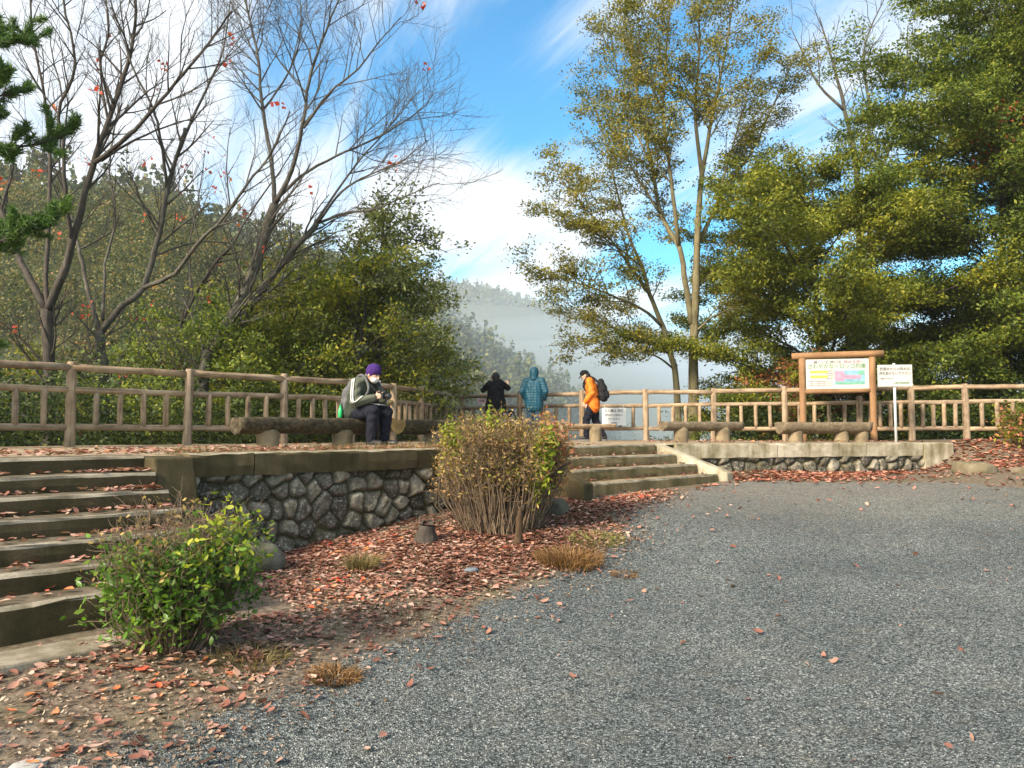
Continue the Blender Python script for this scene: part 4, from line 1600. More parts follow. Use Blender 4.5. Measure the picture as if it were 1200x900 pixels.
def backpack(root_p, label, J, mat, sz, name='backpack', tilt=0.0, strap=True, dy=.0, dz=0.0):
    """built at the wearer's back, kept as a thing of its own"""
    Mw = Matrix.Translation(root_p.location) @ Matrix.Rotation(root_p.rotation_euler[2], 4, 'Z')
    ch = np.array(J['chest'])
    c0 = ch + np.array([0, -.16 - sz[1] * .5 + dy, dz])
    rt = thing(name, label, 'backpack', tuple(Mw @ Vector((c0[0], c0[1], c0[2] - sz[2] * .5))), root_p.rotation_euler[2])
    base = np.array([c0[0], c0[1], c0[2] - sz[2] * .5])
    mb = MB()
    for x in (-1, 1):
        for (z0, z1, r0, r1) in ((.12, .5, .5, .5), (.5, .86, .5, .40)):
            mb.capsule(np.array([x * (sz[0] * .5 - sz[1] * .45), 0, sz[2] * z0]), np.array([x * (sz[0] * .5 - sz[1] * .5), tilt * sz[2] * (z1 - .12), sz[2] * z1]), sz[1] * r0, sz[1] * r1)
    mb.capsule(np.array([0, 0, sz[2] * .12]), np.array([0, tilt * sz[2] * .74, sz[2] * .88]), sz[1] * .52, sz[1] * .42)
    body = remesh(mb, 'bag', mat, rt, .012, 4, lambda V, N: V + N * .006 * np.sin(V[:, 2:3] * 42 + V[:, 0:1] * 20))
    p = MB()
    p.capsule(np.array([-sz[0] * .22, -sz[1] * .42, sz[2] * .2]), np.array([sz[0] * .22, -sz[1] * .42, sz[2] * .2]), sz[1] * .3, sz[1] * .3)
    p.capsule(np.array([-sz[0] * .22, -sz[1] * .40, sz[2] * .36]), np.array([sz[0] * .22, -sz[1] * .40, sz[2] * .36]), sz[1] * .28, sz[1] * .26)
    remesh(p, 'front_pocket', mat, rt, .012, 4)
    if strap:
        for i, s in enumerate((-1, 1)):
            sh = np.array(J['sh'][i]) - base
            nk = np.array(J['neck']) - base
            q = nk * .45 + sh * .55
            pts = catmull([(s * .09, sz[1] * .3 + tilt * sz[2] * .6, sz[2] * .86), q + np.array([0, -.03, .095]), q + np.array([s * .01, .09, .03]), q + np.array([s * .02, .135, -.14]), (s * .17, .20 + sz[1] * .3, sz[2] * .25), (s * .12, sz[1] * .4, sz[2] * .15)], 5)
            m = MB()
            m.tube(pts, .019, 8)
            link('strap', m.mesh('strap', None, True), mat, rt)
    return rt


backpack(po, 'black backpack on the back of the hiker in orange', J, PACK_B, (.30, .19, .46), tilt=.16, dy=-.01, dz=-.06)

# a bag leaning by the person in black
bg_ = thing('shoulder_bag', 'black and grey bag with a curved strap beside the person in black', 'bag', (xat(595, 18.75), 18.75, 0))
b = MB()
b.capsule((-.10, 0, .36), (.06, 0, .36), .11, .11)
b.capsule((-.09, 0, .6), (.03, 0, .62), .10, .08)
remesh(b, 'bag', PACK_B, bg_, .012, 4)
b = MB()
b.capsule((-.16, -.10, .58), (-.02, -.10, .62), .05, .055)
remesh(b, 'flap', PACK_G, bg_, .012, 3)
b = MB()
b.tube(catmull([(.02, 0, .68), (.10, 0, .70), (.17, 0, .60), (.19, -.01, .42), (.15, 0, .28)], 5), .022, 8)
link('strap', b.mesh('strap', None, True), PACK_B, bg_)
for x in (-.1, .06):
    b = MB()
    b.tube([(x, 0, 0), (x, 0, .28)], .018, 8)
    link('leg', b.mesh('leg', None, True), DARKP, bg_)

# the seated man
pm = thing('person', 'man in purple beanie, white mask and olive vest sitting on the log bench', 'person', (-2.10, 10.48, 0), R(-122))
J = dict(pelvis=(0, 0, .475), chest=(0, .11, .76), neck=(0, .18, .895), head=(0, .27, .985), nod=.42, curl=1.2,
         sh=[(-.18, .13, .86), (.18, .13, .86)], el=[(-.25, .19, .60), (.26, .19, .60)], wr=[(-.085, .39, .66), (.09, .39, .66)],
         hp=[(-.10, .04, .47), (.10, .04, .47)], kn=[(-.13, .40, .475), (.13, .40, .475)], an=[(-.11, .37, .09), (.11, .34, .09)],
         to=[(-.13, .55, .03), (.13, .52, .03)], hd=[(.35, .7, .3), (-.35, .7, .3)], hn=[(.8, -.2, .2), (-.8, -.2, .2)])
J = finish(J, 1.0)
bd = skin_body(pm, J, SKIN)
eyes(bd, J)
trousers(pm, J, NAVY, (.125, .105, .085, .07))
# sleeves and vest
mb = MB()
for i in (0, 1):
    sh, el, wr = (np.array(J[k_][i]) for k_ in ('sh', 'el', 'wr'))
    nk = np.array(J['neck'])
    mb.capsule(nk * .5 + sh * .5, sh, .085, .085)
    mb.capsule(sh, el, .085, .072)
    mb.capsule(el, wr - (wr - el) * .06, .072, .05)
remesh(mb, 'sleeves', SAGE, pm, .011, 4, lambda V, N: V + N * .006 * np.sin(V[:, 2:3] * 60 + V[:, 0:1] * 31))
for i, s in enumerate((-1, 1)):
    for o_ in (.0, .032):
        m = MB()
        sh, el, wr = (np.array(J[k_][i]) for k_ in ('sh', 'el', 'wr'))
        m.tube(catmull([sh + np.array([s * .072, .0 + o_, .052]), (sh + el) / 2 + np.array([s * .086, o_, 0]), el + np.array([s * .076, .02 + o_, .0]), (el + wr) / 2 + np.array([s * .064, o_ * .4, .02 + o_])], 5), .006, 6)
        link('sleeve_stripe', m.mesh('sleeve_stripe', None, True), MASK, pm)
jacket(pm, J, OLIVE_V, .47, .17, .09, .95, name='vest', sleeves=False)
b = MB()
h, nod = np.array(J['head']), J['nod']
b.ellipsoid(rot_yz(h + np.array([0, -.012, .045]), h, nod), (.094, .112, .098), 16, 12)
b.capsule(rot_yz(h + np.array([0, -.02, .02]), h, nod), rot_yz(h + np.array([0, -.01, .035]), h, nod), .096, .098)
remesh(b, 'beanie', PURPLE, pm, .009, 3, lambda V, N: V + N * .003 * np.sin(np.arctan2(V[:, 1:2] - h[1], V[:, 0:1]) * 40))
b = MB()
b.ellipsoid(rot_yz(h + np.array([0, .052, -.055]), h, nod), (.062, .055, .055), 14, 10)
remesh(b, 'face_mask', MASK, pm, .008, 3)
b = MB()
b.ellipsoid(rot_yz(h + np.array([0, -.05, -.045]), h, nod), (.076, .06, .055), 12, 8)
remesh(b, 'hair', plain('grey_hair', (.12, .115, .11), .7, .3, .3, 60, .4), pm, .009, 3)
shoes(pm, J, SHOE_M, SOLE_M)
rt = backpack(pm, 'grey backpack worn by the seated man in the purple beanie', J, PACK_G, (.30, .17, .42), tilt=.28, dy=.0, dz=-.06)
Mw = Matrix.Translation(pm.location) @ Matrix.Rotation(R(-122), 4, 'Z')


def at_man(name, label, cat, base):
    return thing(name, label, cat, tuple(Mw @ Vector(base)), R(-122))


bt = at_man('water_bottle', 'bright green bottle hanging under the grey backpack of the seated man', 'bottle', (.17, -.16, .40))
b = MB()
b.tube([(0, 0, 0), (0, 0, .01), (0, 0, .11), (0, 0, .135), (0, 0, .145)], [.024, .030, .030, .016, .014], 12)
link('bottle_body', b.mesh('bottle_body', None, True), GREENB, bt)
b = MB()
b.tube([(0, 0, .145), (0, 0, .17)], .016, 12)
link('cap', b.mesh('cap'), GREENB, bt)
b = MB()
b.tube(catmull([(0, 0, .165), (-.02, .02, .21), (-.05, .03, .26)], 3), .006, 6)
link('loop', b.mesh('loop'), PACK_B, bt)
cmr = at_man('camera', 'black camera with lens held in the hands of the seated man', 'camera', (0, .47, .64))
b = MB()
b.box((0, 0, .045), (.13, .055, .085))
b.box((0, -.0, .098), (.05, .045, .028))
link('camera_body', b.mesh('camera_body'), DARKP, cmr)
b = MB()
b.tube([(0, .02, .045), (0, .10, .04)], [.034, .036], 14)
o = link('lens', b.mesh('lens'), DARKP, cmr)
b = MB()
b.tube([(0, .10, .04), (0, .102, .04)], .029, 14)
link('front_glass', b.mesh('front_glass'), GLASS_D, o)
b = MB()
b.tube(catmull([(-.065, 0, .07), (-.10, -.12, .16), (-.07, -.26, .28), (0, -.31, .295), (.07, -.26, .28), (.10, -.12, .16), (.065, 0, .07)], 5), .007, 6)
link('neck_strap', b.mesh('neck_strap'), PACK_B, cmr)
b = MB()
b.hexa([(-.07, .26, .585), (.05, .26, .585), (.05, .42, .565), (-.07, .42, .565)], [(-.07, .26, .590), (.05, .26, .592), (.05, .42, .571), (-.07, .42, .570)])
me = b.mesh('folded_paper')
me.transform(Mw)
tag(link('folded_paper', me, MASK), 'white folded paper on the lap of the seated man', 'paper')



# ------------------------------------------------------------------ trees
def batch_tubes(P, Rr, sides=4):
    """n thin branches of k points each, as one vertex / face block"""
    P, Rr = np.asarray(P, float), np.asarray(Rr, float)
    n, k, _ = P.shape
    t = unit(np.gradient(P, axis=1))
    ref = np.where(np.abs(t[..., 2:3]) < .9, np.array([0, 0, 1.0]), np.array([1.0, 0, 0]))
    x = unit(np.cross(ref, t))
    y = np.cross(t, x)
    a = np.arange(sides) * 2 * math.pi / sides
    V = P[:, :, None, :] + Rr[:, :, None, None] * (np.cos(a)[None, None, :, None] * x[:, :, None, :] + np.sin(a)[None, None, :, None] * y[:, :, None, :])
    V = V.reshape(-1, 3)
    base = (np.arange(n) * k * sides)[:, None, None] + (np.arange(k - 1) * sides)[None, :, None] + np.arange(sides)[None, None, :]
    nxt = (np.arange(n) * k * sides)[:, None, None] + (np.arange(k - 1) * sides)[None, :, None] + ((np.arange(sides) + 1) % sides)[None, None, :]
    F = np.stack([base, nxt, nxt + sides, base + sides], -1).reshape(-1, 4)
    return V, F


class Tree:
    def __init__(self, name, label, cat, base, bark, group=None):
        self.root = thing(name, label, cat, base, 0, group)
        self.bark = bark
        self.limbs = []                # (pts, radii)
        self.sub = []                  # (pts (5,3), r0, r1, level)
        self.tips = []                 # (pts (5,3)) leaf-bearing twigs

    def limb(self, pts, r0, r1, per=4):
        P = catmull(pts, per)
        s = np.r_[0, np.cumsum(np.linalg.norm(np.diff(P, axis=0), axis=1))]
        P = P + rng.normal(0, .006, P.shape)
        self.limbs.append((P, r0 + (r1 - r0) * (s / s[-1]) ** .9))
        return self.limbs[-1]

    def child(self, p, t, L, ang, up, flat, jit=.10, curve=.0):
        q = rng.normal(0, 1, 3)
        q = unit(q - t * (q @ t))
        d = math.cos(ang) * t + math.sin(ang) * q
        d = unit(np.array([d[0], d[1], d[2] * (1 - flat) + up]))
        pts = [p]
        for i in range(4):
            d = unit(d + rng.normal(0, jit, 3) + np.array([0, 0, curve]))
            pts.append(pts[-1] + d * L / 4)
        return np.array(pts)

    def spread(self, parents, dens, lens, ang, up, flat, level, leafy, t0=.25, curve=.0, taper=.5, rmin=.004, jit=.1, nmin=1):
        """parents: list of (pts, radii); returns the children in the same form"""
        out = []
        for P, Rr in parents:
            s = np.r_[0, np.cumsum(np.linalg.norm(np.diff(P, axis=0), axis=1))]
            n = max(nmin, int(s[-1] * dens * rng.uniform(.8, 1.2)))
            for j in range(n):
                f = t0 + (1 - t0) * (j + rng.uniform(0, 1)) / n
                f = min(f, .995)
                x = f * s[-1]
                i = min(np.searchsorted(s, x), len(P) - 1)
                i = max(i, 1)
                w_ = (x - s[i - 1]) / (s[i] - s[i - 1] + 1e-9)
                p = P[i - 1] * (1 - w_) + P[i] * w_
                t = unit(P[i] - P[i - 1])
                rr = Rr[i - 1] * (1 - w_) + Rr[i] * w_
                L = lens * (1 - taper * f) * rng.uniform(.6, 1.25)
                c = self.child(p, t, L, ang * rng.uniform(.7, 1.25), up, flat, jit, curve)
                r0 = max(rmin, min(rr * .62, .012 + L * .012))
                rad = np.linspace(r0, max(rmin * .55, r0 * .35), 5)
                out.append((c, rad))
                self.sub.append((c, rad, level))
                if leafy:
                    self.tips.append(c)
        return out

    def build_wood(self, k_r=1.0):
        off = root_loc(self.root)
        b = MB()
        for P, r in self.limbs:
            b.tube(P, r * k_r, 12 if r[0] > .07 else 8, True, 0, .05 if r[0] > .05 else 0)
        if self.sub:
            for lv in sorted(set(q[2] for q in self.sub)):
                P = np.array([q[0] for q in self.sub if q[2] == lv])
                r = np.array([q[1] for q in self.sub if q[2] == lv])
                V, F = batch_tubes(P, r, 5 if lv == 1 else 4 if lv == 2 else 3)
                n = b.n
                b.v.append(V)
                b.f += [tuple(f) for f in (F + n).tolist()]
                b.mi += [0] * len(F)
                b.n += len(V)
        b.build('trunk', self.bark, self.root, True)

    def foliage(self, per, size, mat, sig=(.13, .06), name='crown', up=.46, sel=None, aspect=.48, cull=0.0):
        tips = self.tips if sel is None else [t for t in self.tips if sel(t)]
        if cull:
            tips = [t for t in tips if rng.uniform() > cull]
        if not tips:
            return
        T = np.array(tips)
        n = len(T)
        f = rng.uniform(.15, 1.08, (n, per)) * 4
        i = np.clip(f.astype(int), 0, 3)
        w_ = (f - i)[..., None]
        idx = np.arange(n)[:, None]
        C = T[idx, i] * (1 - w_) + T[idx, i + 1] * w_
        C = C + rng.normal(0, 1, C.shape) * np.array([sig[0], sig[0], sig[1]])
        ax = np.broadcast_to(unit(T[:, 4] - T[:, 2])[:, None, :], C.shape).reshape(-1, 3)
        leaves(name, C.reshape(-1, 3), size, mat, self.root, aspect=aspect, up=up, axis=ax, ax_w=.45, fold=.4)


def tz(x, y):
    return float(terrain(np.array([float(x)]), np.array([float(y)]))[0])


def px_limb(Y0, P):
    return [at(q[0], q[1], Y0 + (q[2] if len(q) > 2 else 0)) for q in P]


def based(px, Y):
    x = xat(px, Y)
    return np.array([x, Y, tz(x, Y)])


# ---- bare cherry-like trees behind the left fence
def bare_tree(label, Y, base_px, limbs, bark, dens=(3.0, 4.2, 7.0), lens=(1.6, .85, .45), up=.22, red=0):
    bs = based(base_px, Y)
    T = Tree('bare_tree', label, 'tree', bs, bark, 'bare trees behind the left fence')
    first = True
    for L, r0, r1 in limbs:
        P = px_limb(Y, L)
        if first:
            P = [bs - np.array([0, 0, .3])] + P
            first = False
        T.limb(P, r0 * .64, r1 * .72)
    l1 = T.spread(T.limbs, dens[0], lens[0], .75, up, 0, 1, False, .35, .05, .45, .006, .10)
    l2 = T.spread(l1, dens[1], lens[1], .7, up * .6, 0, 2, False, .2, .05, .4, .0045, .12)
    T.spread(l2, dens[2], lens[2], .65, up * .5, 0, 3, True, .15, .04, .3, .003, .12)
    T.build_wood()
    if red:
        tips = [T.tips[i] for i in rng.integers(0, len(T.tips), red)]
        C = np.concatenate([t[rng.integers(1, 5)] + rng.normal(0, .06, (int(rng.integers(2, 7)), 3)) - np.array([0, 0, .04]) for t in tips])
        leaves('red_leaves', C, .085, L_RED, T.root, aspect=.8, up=.2)
    return T


bare_tree('dark bare tree leftmost behind the fence, forked low into two spreading limbs', 13.5, 58,
          [([(58, 440), (56, 400), (55, 362)], .17, .13),
           ([(55, 364), (30, 318, .2), (12, 275, .5), (-8, 220, .8), (-25, 150, 1), (-30, 60, 1.2)], .10, .035),
           ([(56, 364), (72, 325, -.1), (90, 265, -.2), (108, 195, -.3), (127, 140, -.2), (143, 98, 0), (156, 45, .2), (160, -20, .3)], .115, .03),
           ([(56, 366, 0), (54, 325, .15), (58, 240, .4), (58, 170, .6), (50, 100, .7), (38, 40, .9), (36, -40, 1)], .07, .02),
           ([(84, 282, -.2), (76, 220, -.5), (75, 160, -.6), (68, 132, -.7), (88, 75, -.8), (74, 0, -.9), (70, -50, -.9)], .06, .02),
           ([(112, 190, -.3), (150, 160, -.5), (178, 130, -.6), (215, 86, -.6), (245, 50, -.7), (272, 12, -.7)], .065, .02),
           ([(118, 188, -.3), (160, 163, .1), (200, 146, .3), (232, 138, .5)], .045, .014),
           ([(133, 120, -.2), (118, 80, .1), (128, 30, .4), (120, -20, .6)], .045, .016)], BARK_DK, red=16)
bare_tree('pale lichen-barked bare tree forking into a spray of dark limbs, second from the left', 14.2, 122,
          [([(122, 445), (118, 415), (117, 388)], .15, .12),
           ([(117, 390), (104, 345, .2), (94, 300, .4), (84, 255, .8), (70, 205, 1.2), (72, 150, 1.5)], .075, .02),
           ([(119, 388), (140, 362), (166, 340), (180, 300), (188, 268), (196, 222), (210, 175), (217, 150)], .10, .045),
           ([(196, 222), (188, 160, -.3), (180, 128, -.4), (158, 85, -.6), (146, 45, -.7), (138, -20, -.8)], .05, .014),
           ([(210, 175), (225, 140, .3), (248, 92, .5), (262, 55, .7), (272, -10, .8)], .05, .014),
           ([(168, 338), (205, 320, -.4), (232, 285, -.7), (262, 255, -.8), (290, 215, -1), (318, 180, -1.1), (340, 130, -1.2)], .07, .018),
           ([(182, 300), (214, 288, .3), (248, 283, .5), (290, 290, .8)], .035, .012),
           ([(120, 375), (124, 310, .5), (136, 250, .9), (128, 200, 1.2), (140, 120, 1.5)], .05, .014)], BARK_PALE, red=18)
bare_tree('tall bare tree with two leaning trunks fanning far to the right', 15.0, 240,
          [([(238, 445), (258, 395), (286, 345), (306, 290), (322, 240)], .20, .13),
           ([(262, 420, .4), (290, 365, .6), (316, 328, .7), (345, 292, .7), (372, 262, .7)], .14, .08),
           ([(322, 240), (318, 190, .2), (308, 130, .5), (303, 70, .7), (290, 10, .9), (282, -50, 1)], .075, .02),
           ([(322, 240), (342, 200, -.2), (354, 150, -.4), (362, 95, -.5), (376, 50, -.6), (402, -10, -.7)], .08, .02),
           ([(330, 228), (362, 200, .3), (405, 178, .5), (445, 160, .7), (490, 132, .9), (508, 110, 1)], .055, .012),
           ([(372, 262, .7), (405, 250, .5), (440, 245, .3), (480, 228, .2), (515, 214, .1)], .05, .012),
           ([(350, 288, .7), (385, 238, 1), (420, 190, 1.3), (455, 150, 1.5), (492, 105, 1.7)], .05, .012),
           ([(372, 262, .7), (400, 225, .2), (432, 205, -.2), (468, 190, -.5), (500, 165, -.8)], .045, .012),
           ([(356, 150, -.4), (385, 110, -.8), (420, 80, -1), (452, 40, -1.2), (470, 20, -1.3)], .045, .012),
           ([(308, 130, .5), (338, 85, .9), (352, 40, 1.2), (350, -20, 1.4)], .04, .012)], BARK_PALE, (3.4, 4.6, 7.5), (1.8, .95, .48), .16, 8)
bare_tree('thin bare sapling between the pale forked tree and the leaning trunks', 16.5, 190,
          [([(190, 450), (205, 400), (226, 350), (250, 312), (270, 290)], .075, .045),
           ([(270, 290), (300, 240, .3), (335, 190, .5), (360, 150, .6)], .04, .012),
           ([(226, 350), (222, 290, .5), (232, 240, .8), (240, 180, 1)], .04, .012)], BARK_DK, (2, 3, 4), (1.3, .7, .4), .2, 14)


# ---- evergreen broadleaf trees
def evergreen(name, label, base, H, spread, mat, bark, n_limb, per, size, group, trunk_r=.13, lean=(0, 0), z0=.22, flat=.55, top_mat=None,
              dens=(3.6, 6.0), lens=(1.1, .55), rise=.25, multi=1, sig=(.15, .07), cull=.0, shape=1.0):
    base = np.array(base, float)
    T = Tree(name, label, 'tree', base, bark, group)
    mains = []
    for m in range(multi):
        a0 = rng.uniform(0, 6.28)
        off = np.array([math.cos(a0), math.sin(a0), 0]) * (spread * .28 if multi > 1 else 0)
        P = [base - np.array([0, 0, .3])]
        for q in (.2, .45, .7, 1.0):
            P.append(base + np.array([lean[0] * q, lean[1] * q, H * q]) + off * q + rng.normal(0, .05 * H * .25, 3) * np.array([1, 1, .2]))
        mains.append(T.limb(P, trunk_r / math.sqrt(multi), .02, 5))
    for k in range(n_limb):
        P, r = mains[k % multi]
        f = z0 + (.97 - z0) * ((k + rng.uniform(0, 1)) / n_limb)
        i = int(f * (len(P) - 1))
        p = P[i]
        a = k * 2.4 + rng.normal(0, .3)
        prof = math.sin(math.pi * (.12 + .83 * ((f - z0) / (1 - z0)) ** shape)) ** .8
        L = spread * prof * rng.uniform(.75, 1.15) + .3
        d = np.array([math.cos(a), math.sin(a), 0])
        up = rise + .35 * f
        T.limb([p, p + d * L * .35 + np.array([0, 0, L * up * .5]), p + d * L * .7 + np.array([0, 0, L * up * .75]), p + d * L + np.array([0, 0, L * up * .85])],
               max(.018, r[i] * .45), .008, 3)
    limbs = T.limbs[multi:] + [(P[len(P) // 2:], r[len(P) // 2:]) for P, r in mains]
    l1 = T.spread(limbs, dens[0], lens[0], .8, .10, flat, 1, False, .18, .02, .35, .006)
    T.spread(l1, dens[1], lens[1], .75, .06, flat, 2, True, .12, .02, .3, .004)
    T.build_wood()
    T.foliage(int(per * 2.6), size, mat, sig, cull=cull)
    return T


# the twin-trunked tall tree left of the board
T = Tree('tall_evergreen', 'tall airy evergreen with twin olive trunks rising behind the right fence', 'tree', based(800, 20.8), BARK_OLIVE)
Y = 20.8
b0 = based(797, Y) - np.array([0, 0, .3])
b1 = based(813, Y + .2) - np.array([0, 0, .3])
main_limbs = [
    ([b0] + px_limb(Y, [(793, 455), (786, 415), (776, 382), (762, 345, -.2), (752, 312, -.4)]), .17, .07),
    ([b1] + px_limb(Y, [(813, 455), (813, 400), (815, 350), (817, 290), (820, 230), (824, 190)]), .24, .09),
    (px_limb(Y, [(811, 380), (803, 330), (796, 290), (774, 250, .3), (764, 195, .5), (752, 140, .7), (738, 60, .9), (730, 10, 1)]), .11, .02),
    (px_limb(Y, [(796, 290), (786, 205, -.4), (777, 130, -.6), (782, 50, -.8), (788, -20, -.9)]), .08, .02),
    (px_limb(Y, [(815, 292), (838, 245, .4), (857, 212, .7), (882, 176, 1), (912, 110, 1.2), (935, 60, 1.3)]), .075, .018),
    (px_limb(Y, [(820, 225), (832, 150, -.3), (850, 60, -.5), (862, -20, -.6)]), .085, .02),
    (px_limb(Y, [(822, 205), (815, 130, .5), (820, 50, .8), (815, -30, 1)]), .08, .02),
    (px_limb(Y, [(776, 382), (752, 362, -.5), (712, 344, -.9), (662, 327, -1.2), (628, 320, -1.4)]), .06, .012),
    (px_limb(Y, [(786, 415), (762, 402, .4), (722, 386, .8), (676, 362, 1.1), (648, 345, 1.2)]), .055, .012),
    (px_limb(Y, [(789, 432), (768, 417, -.4), (730, 408, -.7), (700, 402, -.9), (668, 412, -1)]), .04, .010),
    (px_limb(Y, [(762, 345, -.2), (730, 300, -.5), (695, 255, -.8), (660, 215, -1.0), (648, 190, -1)]), .055, .012),
    (px_limb(Y, [(752, 312, -.4), (735, 270, .3), (722, 220, .7), (705, 150, 1.0), (685, 100, 1.2)]), .055, .012),
    (px_limb(Y, [(752, 312, -.4), (716, 285, -1), (680, 262, -1.4), (645, 245, -1.6)]), .04, .010),
    (px_limb(Y, [(813, 390), (838, 370, -.3), (862, 362, -.6), (885, 372, -.9)]), .04, .010),
    (px_limb(Y, [(815, 340), (842, 312, .5), (866, 290, .9), (890, 280, 1.2)]), .045, .010),
    (px_limb(Y, [(838, 245), (862, 160, .2), (880, 90, .1), (890, 30, 0)]), .045, .012),
    (px_limb(Y, [(774, 250), (745, 205, -.4), (722, 160, -.8), (700, 125, -1)]), .045, .010),
    (px_limb(Y, [(764, 195), (735, 130, .9), (722, 75, 1.2), (712, 20, 1.4)]), .04, .010),
    (px_limb(Y, [(777, 130), (752, 70, -1), (748, 10, -1.2)]), .04, .010),
]
for P, r0, r1 in main_limbs:
    T.limb(P, r0 * .8, r1 * .7)
l1 = T.spread(T.limbs[2:] + [(T.limbs[0][0][14:], T.limbs[0][1][14:])], 4.2, 1.2, .75, .12, .35, 1, False, .22, .02, .4, .006)
T.spread(l1, 5.8, .55, .75, .05, .45, 2, True, .15, .01, .3, .004)
T.build_wood()
T.foliage(60, .078, L_OLIVE, (.14, .05), cull=.12)

evergreen('broad_evergreen', 'broad dense olive-green tree with dark inner shade directly behind the notice board', based(975, 20.5), 10.2, 4.1, L_MOSSY, BARK_DK, 46, 36, .086,
          None, .2, (-.3, .3), .08, .6, dens=(3.6, 6.0), lens=(1.3, .6))
TBL = evergreen('tall_broadleaf', 'tall rich green tree on the right whose crown leaves the frame, several upright stems', based(1165, 20.0), 16.5, 4.3, L_GREEN, BARK_DK, 66, 32, .09,
          None, .22, (.2, .3), .10, .5, dens=(3.2, 5.6), lens=(1.35, .62), multi=3)
for (px_, py_, m_) in ((1103, 168, L_RED), (1112, 215, L_RED), (1128, 140, L_YELLOW), (1085, 330, L_MAPLE)):
    q_ = at(px_, py_, 20.0)
    TBL.foliage(26, .085, m_, (.16, .10), 'turning_leaves', sel=lambda t: math.hypot(t[3][0] - q_[0], t[3][2] - q_[2]) < .42 and t[3][1] < 20.0)
evergreen('green_broadleaf', 'green tree cut off by the right edge behind the end of the log fence', based(1275, 18.6), 11.5, 3.2, L_GREEN, BARK_DK, 38, 32, .09,
          None, .18, (0, .2), .08, .5, dens=(3.2, 5.2), lens=(1.3, .6), multi=2)
evergreen('low_evergreen', 'low dark evergreen filling the gap left of the notice board, beyond the fence', based(905, 22.5), 4.6, 2.0, L_DARK, BARK_DK, 18, 16, .12,
          None, .09, (0, 0), .1, .5, lens=(1.0, .5))
evergreen('maple_sapling', 'small rust-red maple peeking out beside the left post of the notice board', based(938, 18.9), 3.1, .9, L_MAPLE, BARK_DK, 9, 14, .09,
          None, .04, (0, 0), .35, .4, lens=(.6, .35))
TB = Tree('bare_tree', 'leafless grey tree poking up between the two right-hand crowns', 'tree', based(1010, 27), BARK_PALE)
bs = based(1010, 27)
for L, r0, r1 in (([(1010, 420), (1008, 300), (1004, 200), (990, 130), (978, 80), (960, 20)], .2, .02), ([(1005, 200), (1020, 140), (1012, 60), (1040, -10)], .08, .015),
                  ([(990, 130), (960, 100), (940, 60), (925, 30)], .06, .012), ([(1008, 250), (1040, 180), (1060, 110), (1064, 30)], .08, .015)):
    TB.limb(px_limb(27, L), r0, r1)
TB.limb([bs, at(1010, 420, 27)], .24, .2)
l1 = TB.spread(TB.limbs[:4], 2, 1.8, .7, .25, 0, 1, False, .3, .05, .4, .008)
l2 = TB.spread(l1, 3, .9, .65, .1, 0, 2, False, .2, .04, .3, .006)
TB.spread(l2, 4, .5, .6, .1, 0, 3, False, .2, .04, .3, .005)
TB.build_wood()

GR = 'evergreens behind the left fence'
evergreen('grey_green_tree', 'grey-green evergreen behind the seated man, its crown reaching right over the valley', based(440, 17.6), 5.7, 1.4, L_GREY, BARK_DK, 24, 15, .10,
          GR, .11, (.1, -.2), .15, .35, dens=(3.6, 6), lens=(1.0, .5), multi=2, cull=.12)
TR = Tree('drooping_evergreen', 'thin evergreen with a leafy branch stretched right against the sky', 'tree', based(395, 18.6), BARK_DK, GR)
bs = based(395, 18.6)
TR.limb([bs - np.array([0, 0, .3])] + px_limb(18.6, [(395, 440), (402, 370), (412, 315), (420, 285)]), .10, .05)
for L in ([(420, 287), (450, 275, -.2), (490, 282, -.4), (525, 296, -.5)], [(414, 312), (445, 300, .3), (482, 306, .5), (512, 318, .6)], [(420, 285), (432, 262, .5), (455, 252, .8), (480, 262, 1)],
          [(405, 350), (380, 320, -.5), (362, 300, -.7), (350, 290, -.8)], [(410, 330), (440, 345, .3), (470, 350, .6), (500, 362, .8)]):
    TR.limb(px_limb(18.6, L), .035, .008)
l1 = TR.spread(TR.limbs[1:], 3.2, .7, .8, .08, .4, 1, False, .15, .0, .4, .005)
TR.spread(l1, 4, .36, .75, .0, .3, 2, True, .15, 0, .3, .004)
TR.build_wood()
TR.foliage(30, .10, L_GREY, (.10, .06))
evergreen('olive_evergreen', 'yellow-olive bushy evergreen between the leaning trunks and the seated man', based(345, 17.2), 5.2, 1.7, L_YELLOW, BARK_DK, 24, 14, .095,
          GR, .10, (0, 0), .12, .4, lens=(.95, .48), multi=2, cull=.08)
evergreen('green_evergreen', 'mid-green evergreen tree standing behind the two leaning bare trunks', based(255, 18.2), 6.3, 1.8, L_GREEN, BARK_DK, 22, 13, .095,
          GR, .10, (.1, 0), .15, .4, lens=(1.0, .5), multi=2, cull=.15)
evergreen('dark_evergreen', 'dark small-leaved evergreen behind the pale forked bare tree', based(140, 16.6), 4.6, 1.6, L_GREY, BARK_DK, 20, 12, .09,
          GR, .09, (0, 0), .1, .4, lens=(.9, .45), multi=2, cull=.2)
evergreen('olive_evergreen', 'loose olive tree at the far left behind the first fence posts', based(20, 16.0), 5.6, 1.6, L_OLIVE, BARK_DK, 20, 12, .09,
          GR, .10, (0, 0), .2, .4, lens=(.95, .48), multi=2, cull=.2)
evergreen('lime_shrub_tree', 'low lime-green tree just behind the left fence below the leaning trunks', based(190, 14.6), 2.6, 1.1, L_LIME, BARK_DK, 16, 9, .085,
          GR, .05, (0, 0), .2, .4, lens=(.7, .36), multi=2, cull=.3)
evergreen('yellowing_tree', 'small yellowing tree at the right end of the left thicket, near the fence corner', based(488, 20.5), 3.1, .95, L_YELLOW, BARK_DK, 16, 12, .10,
          GR, .06, (.2, 0), .25, .5, lens=(.8, .4), multi=2, cull=.1)

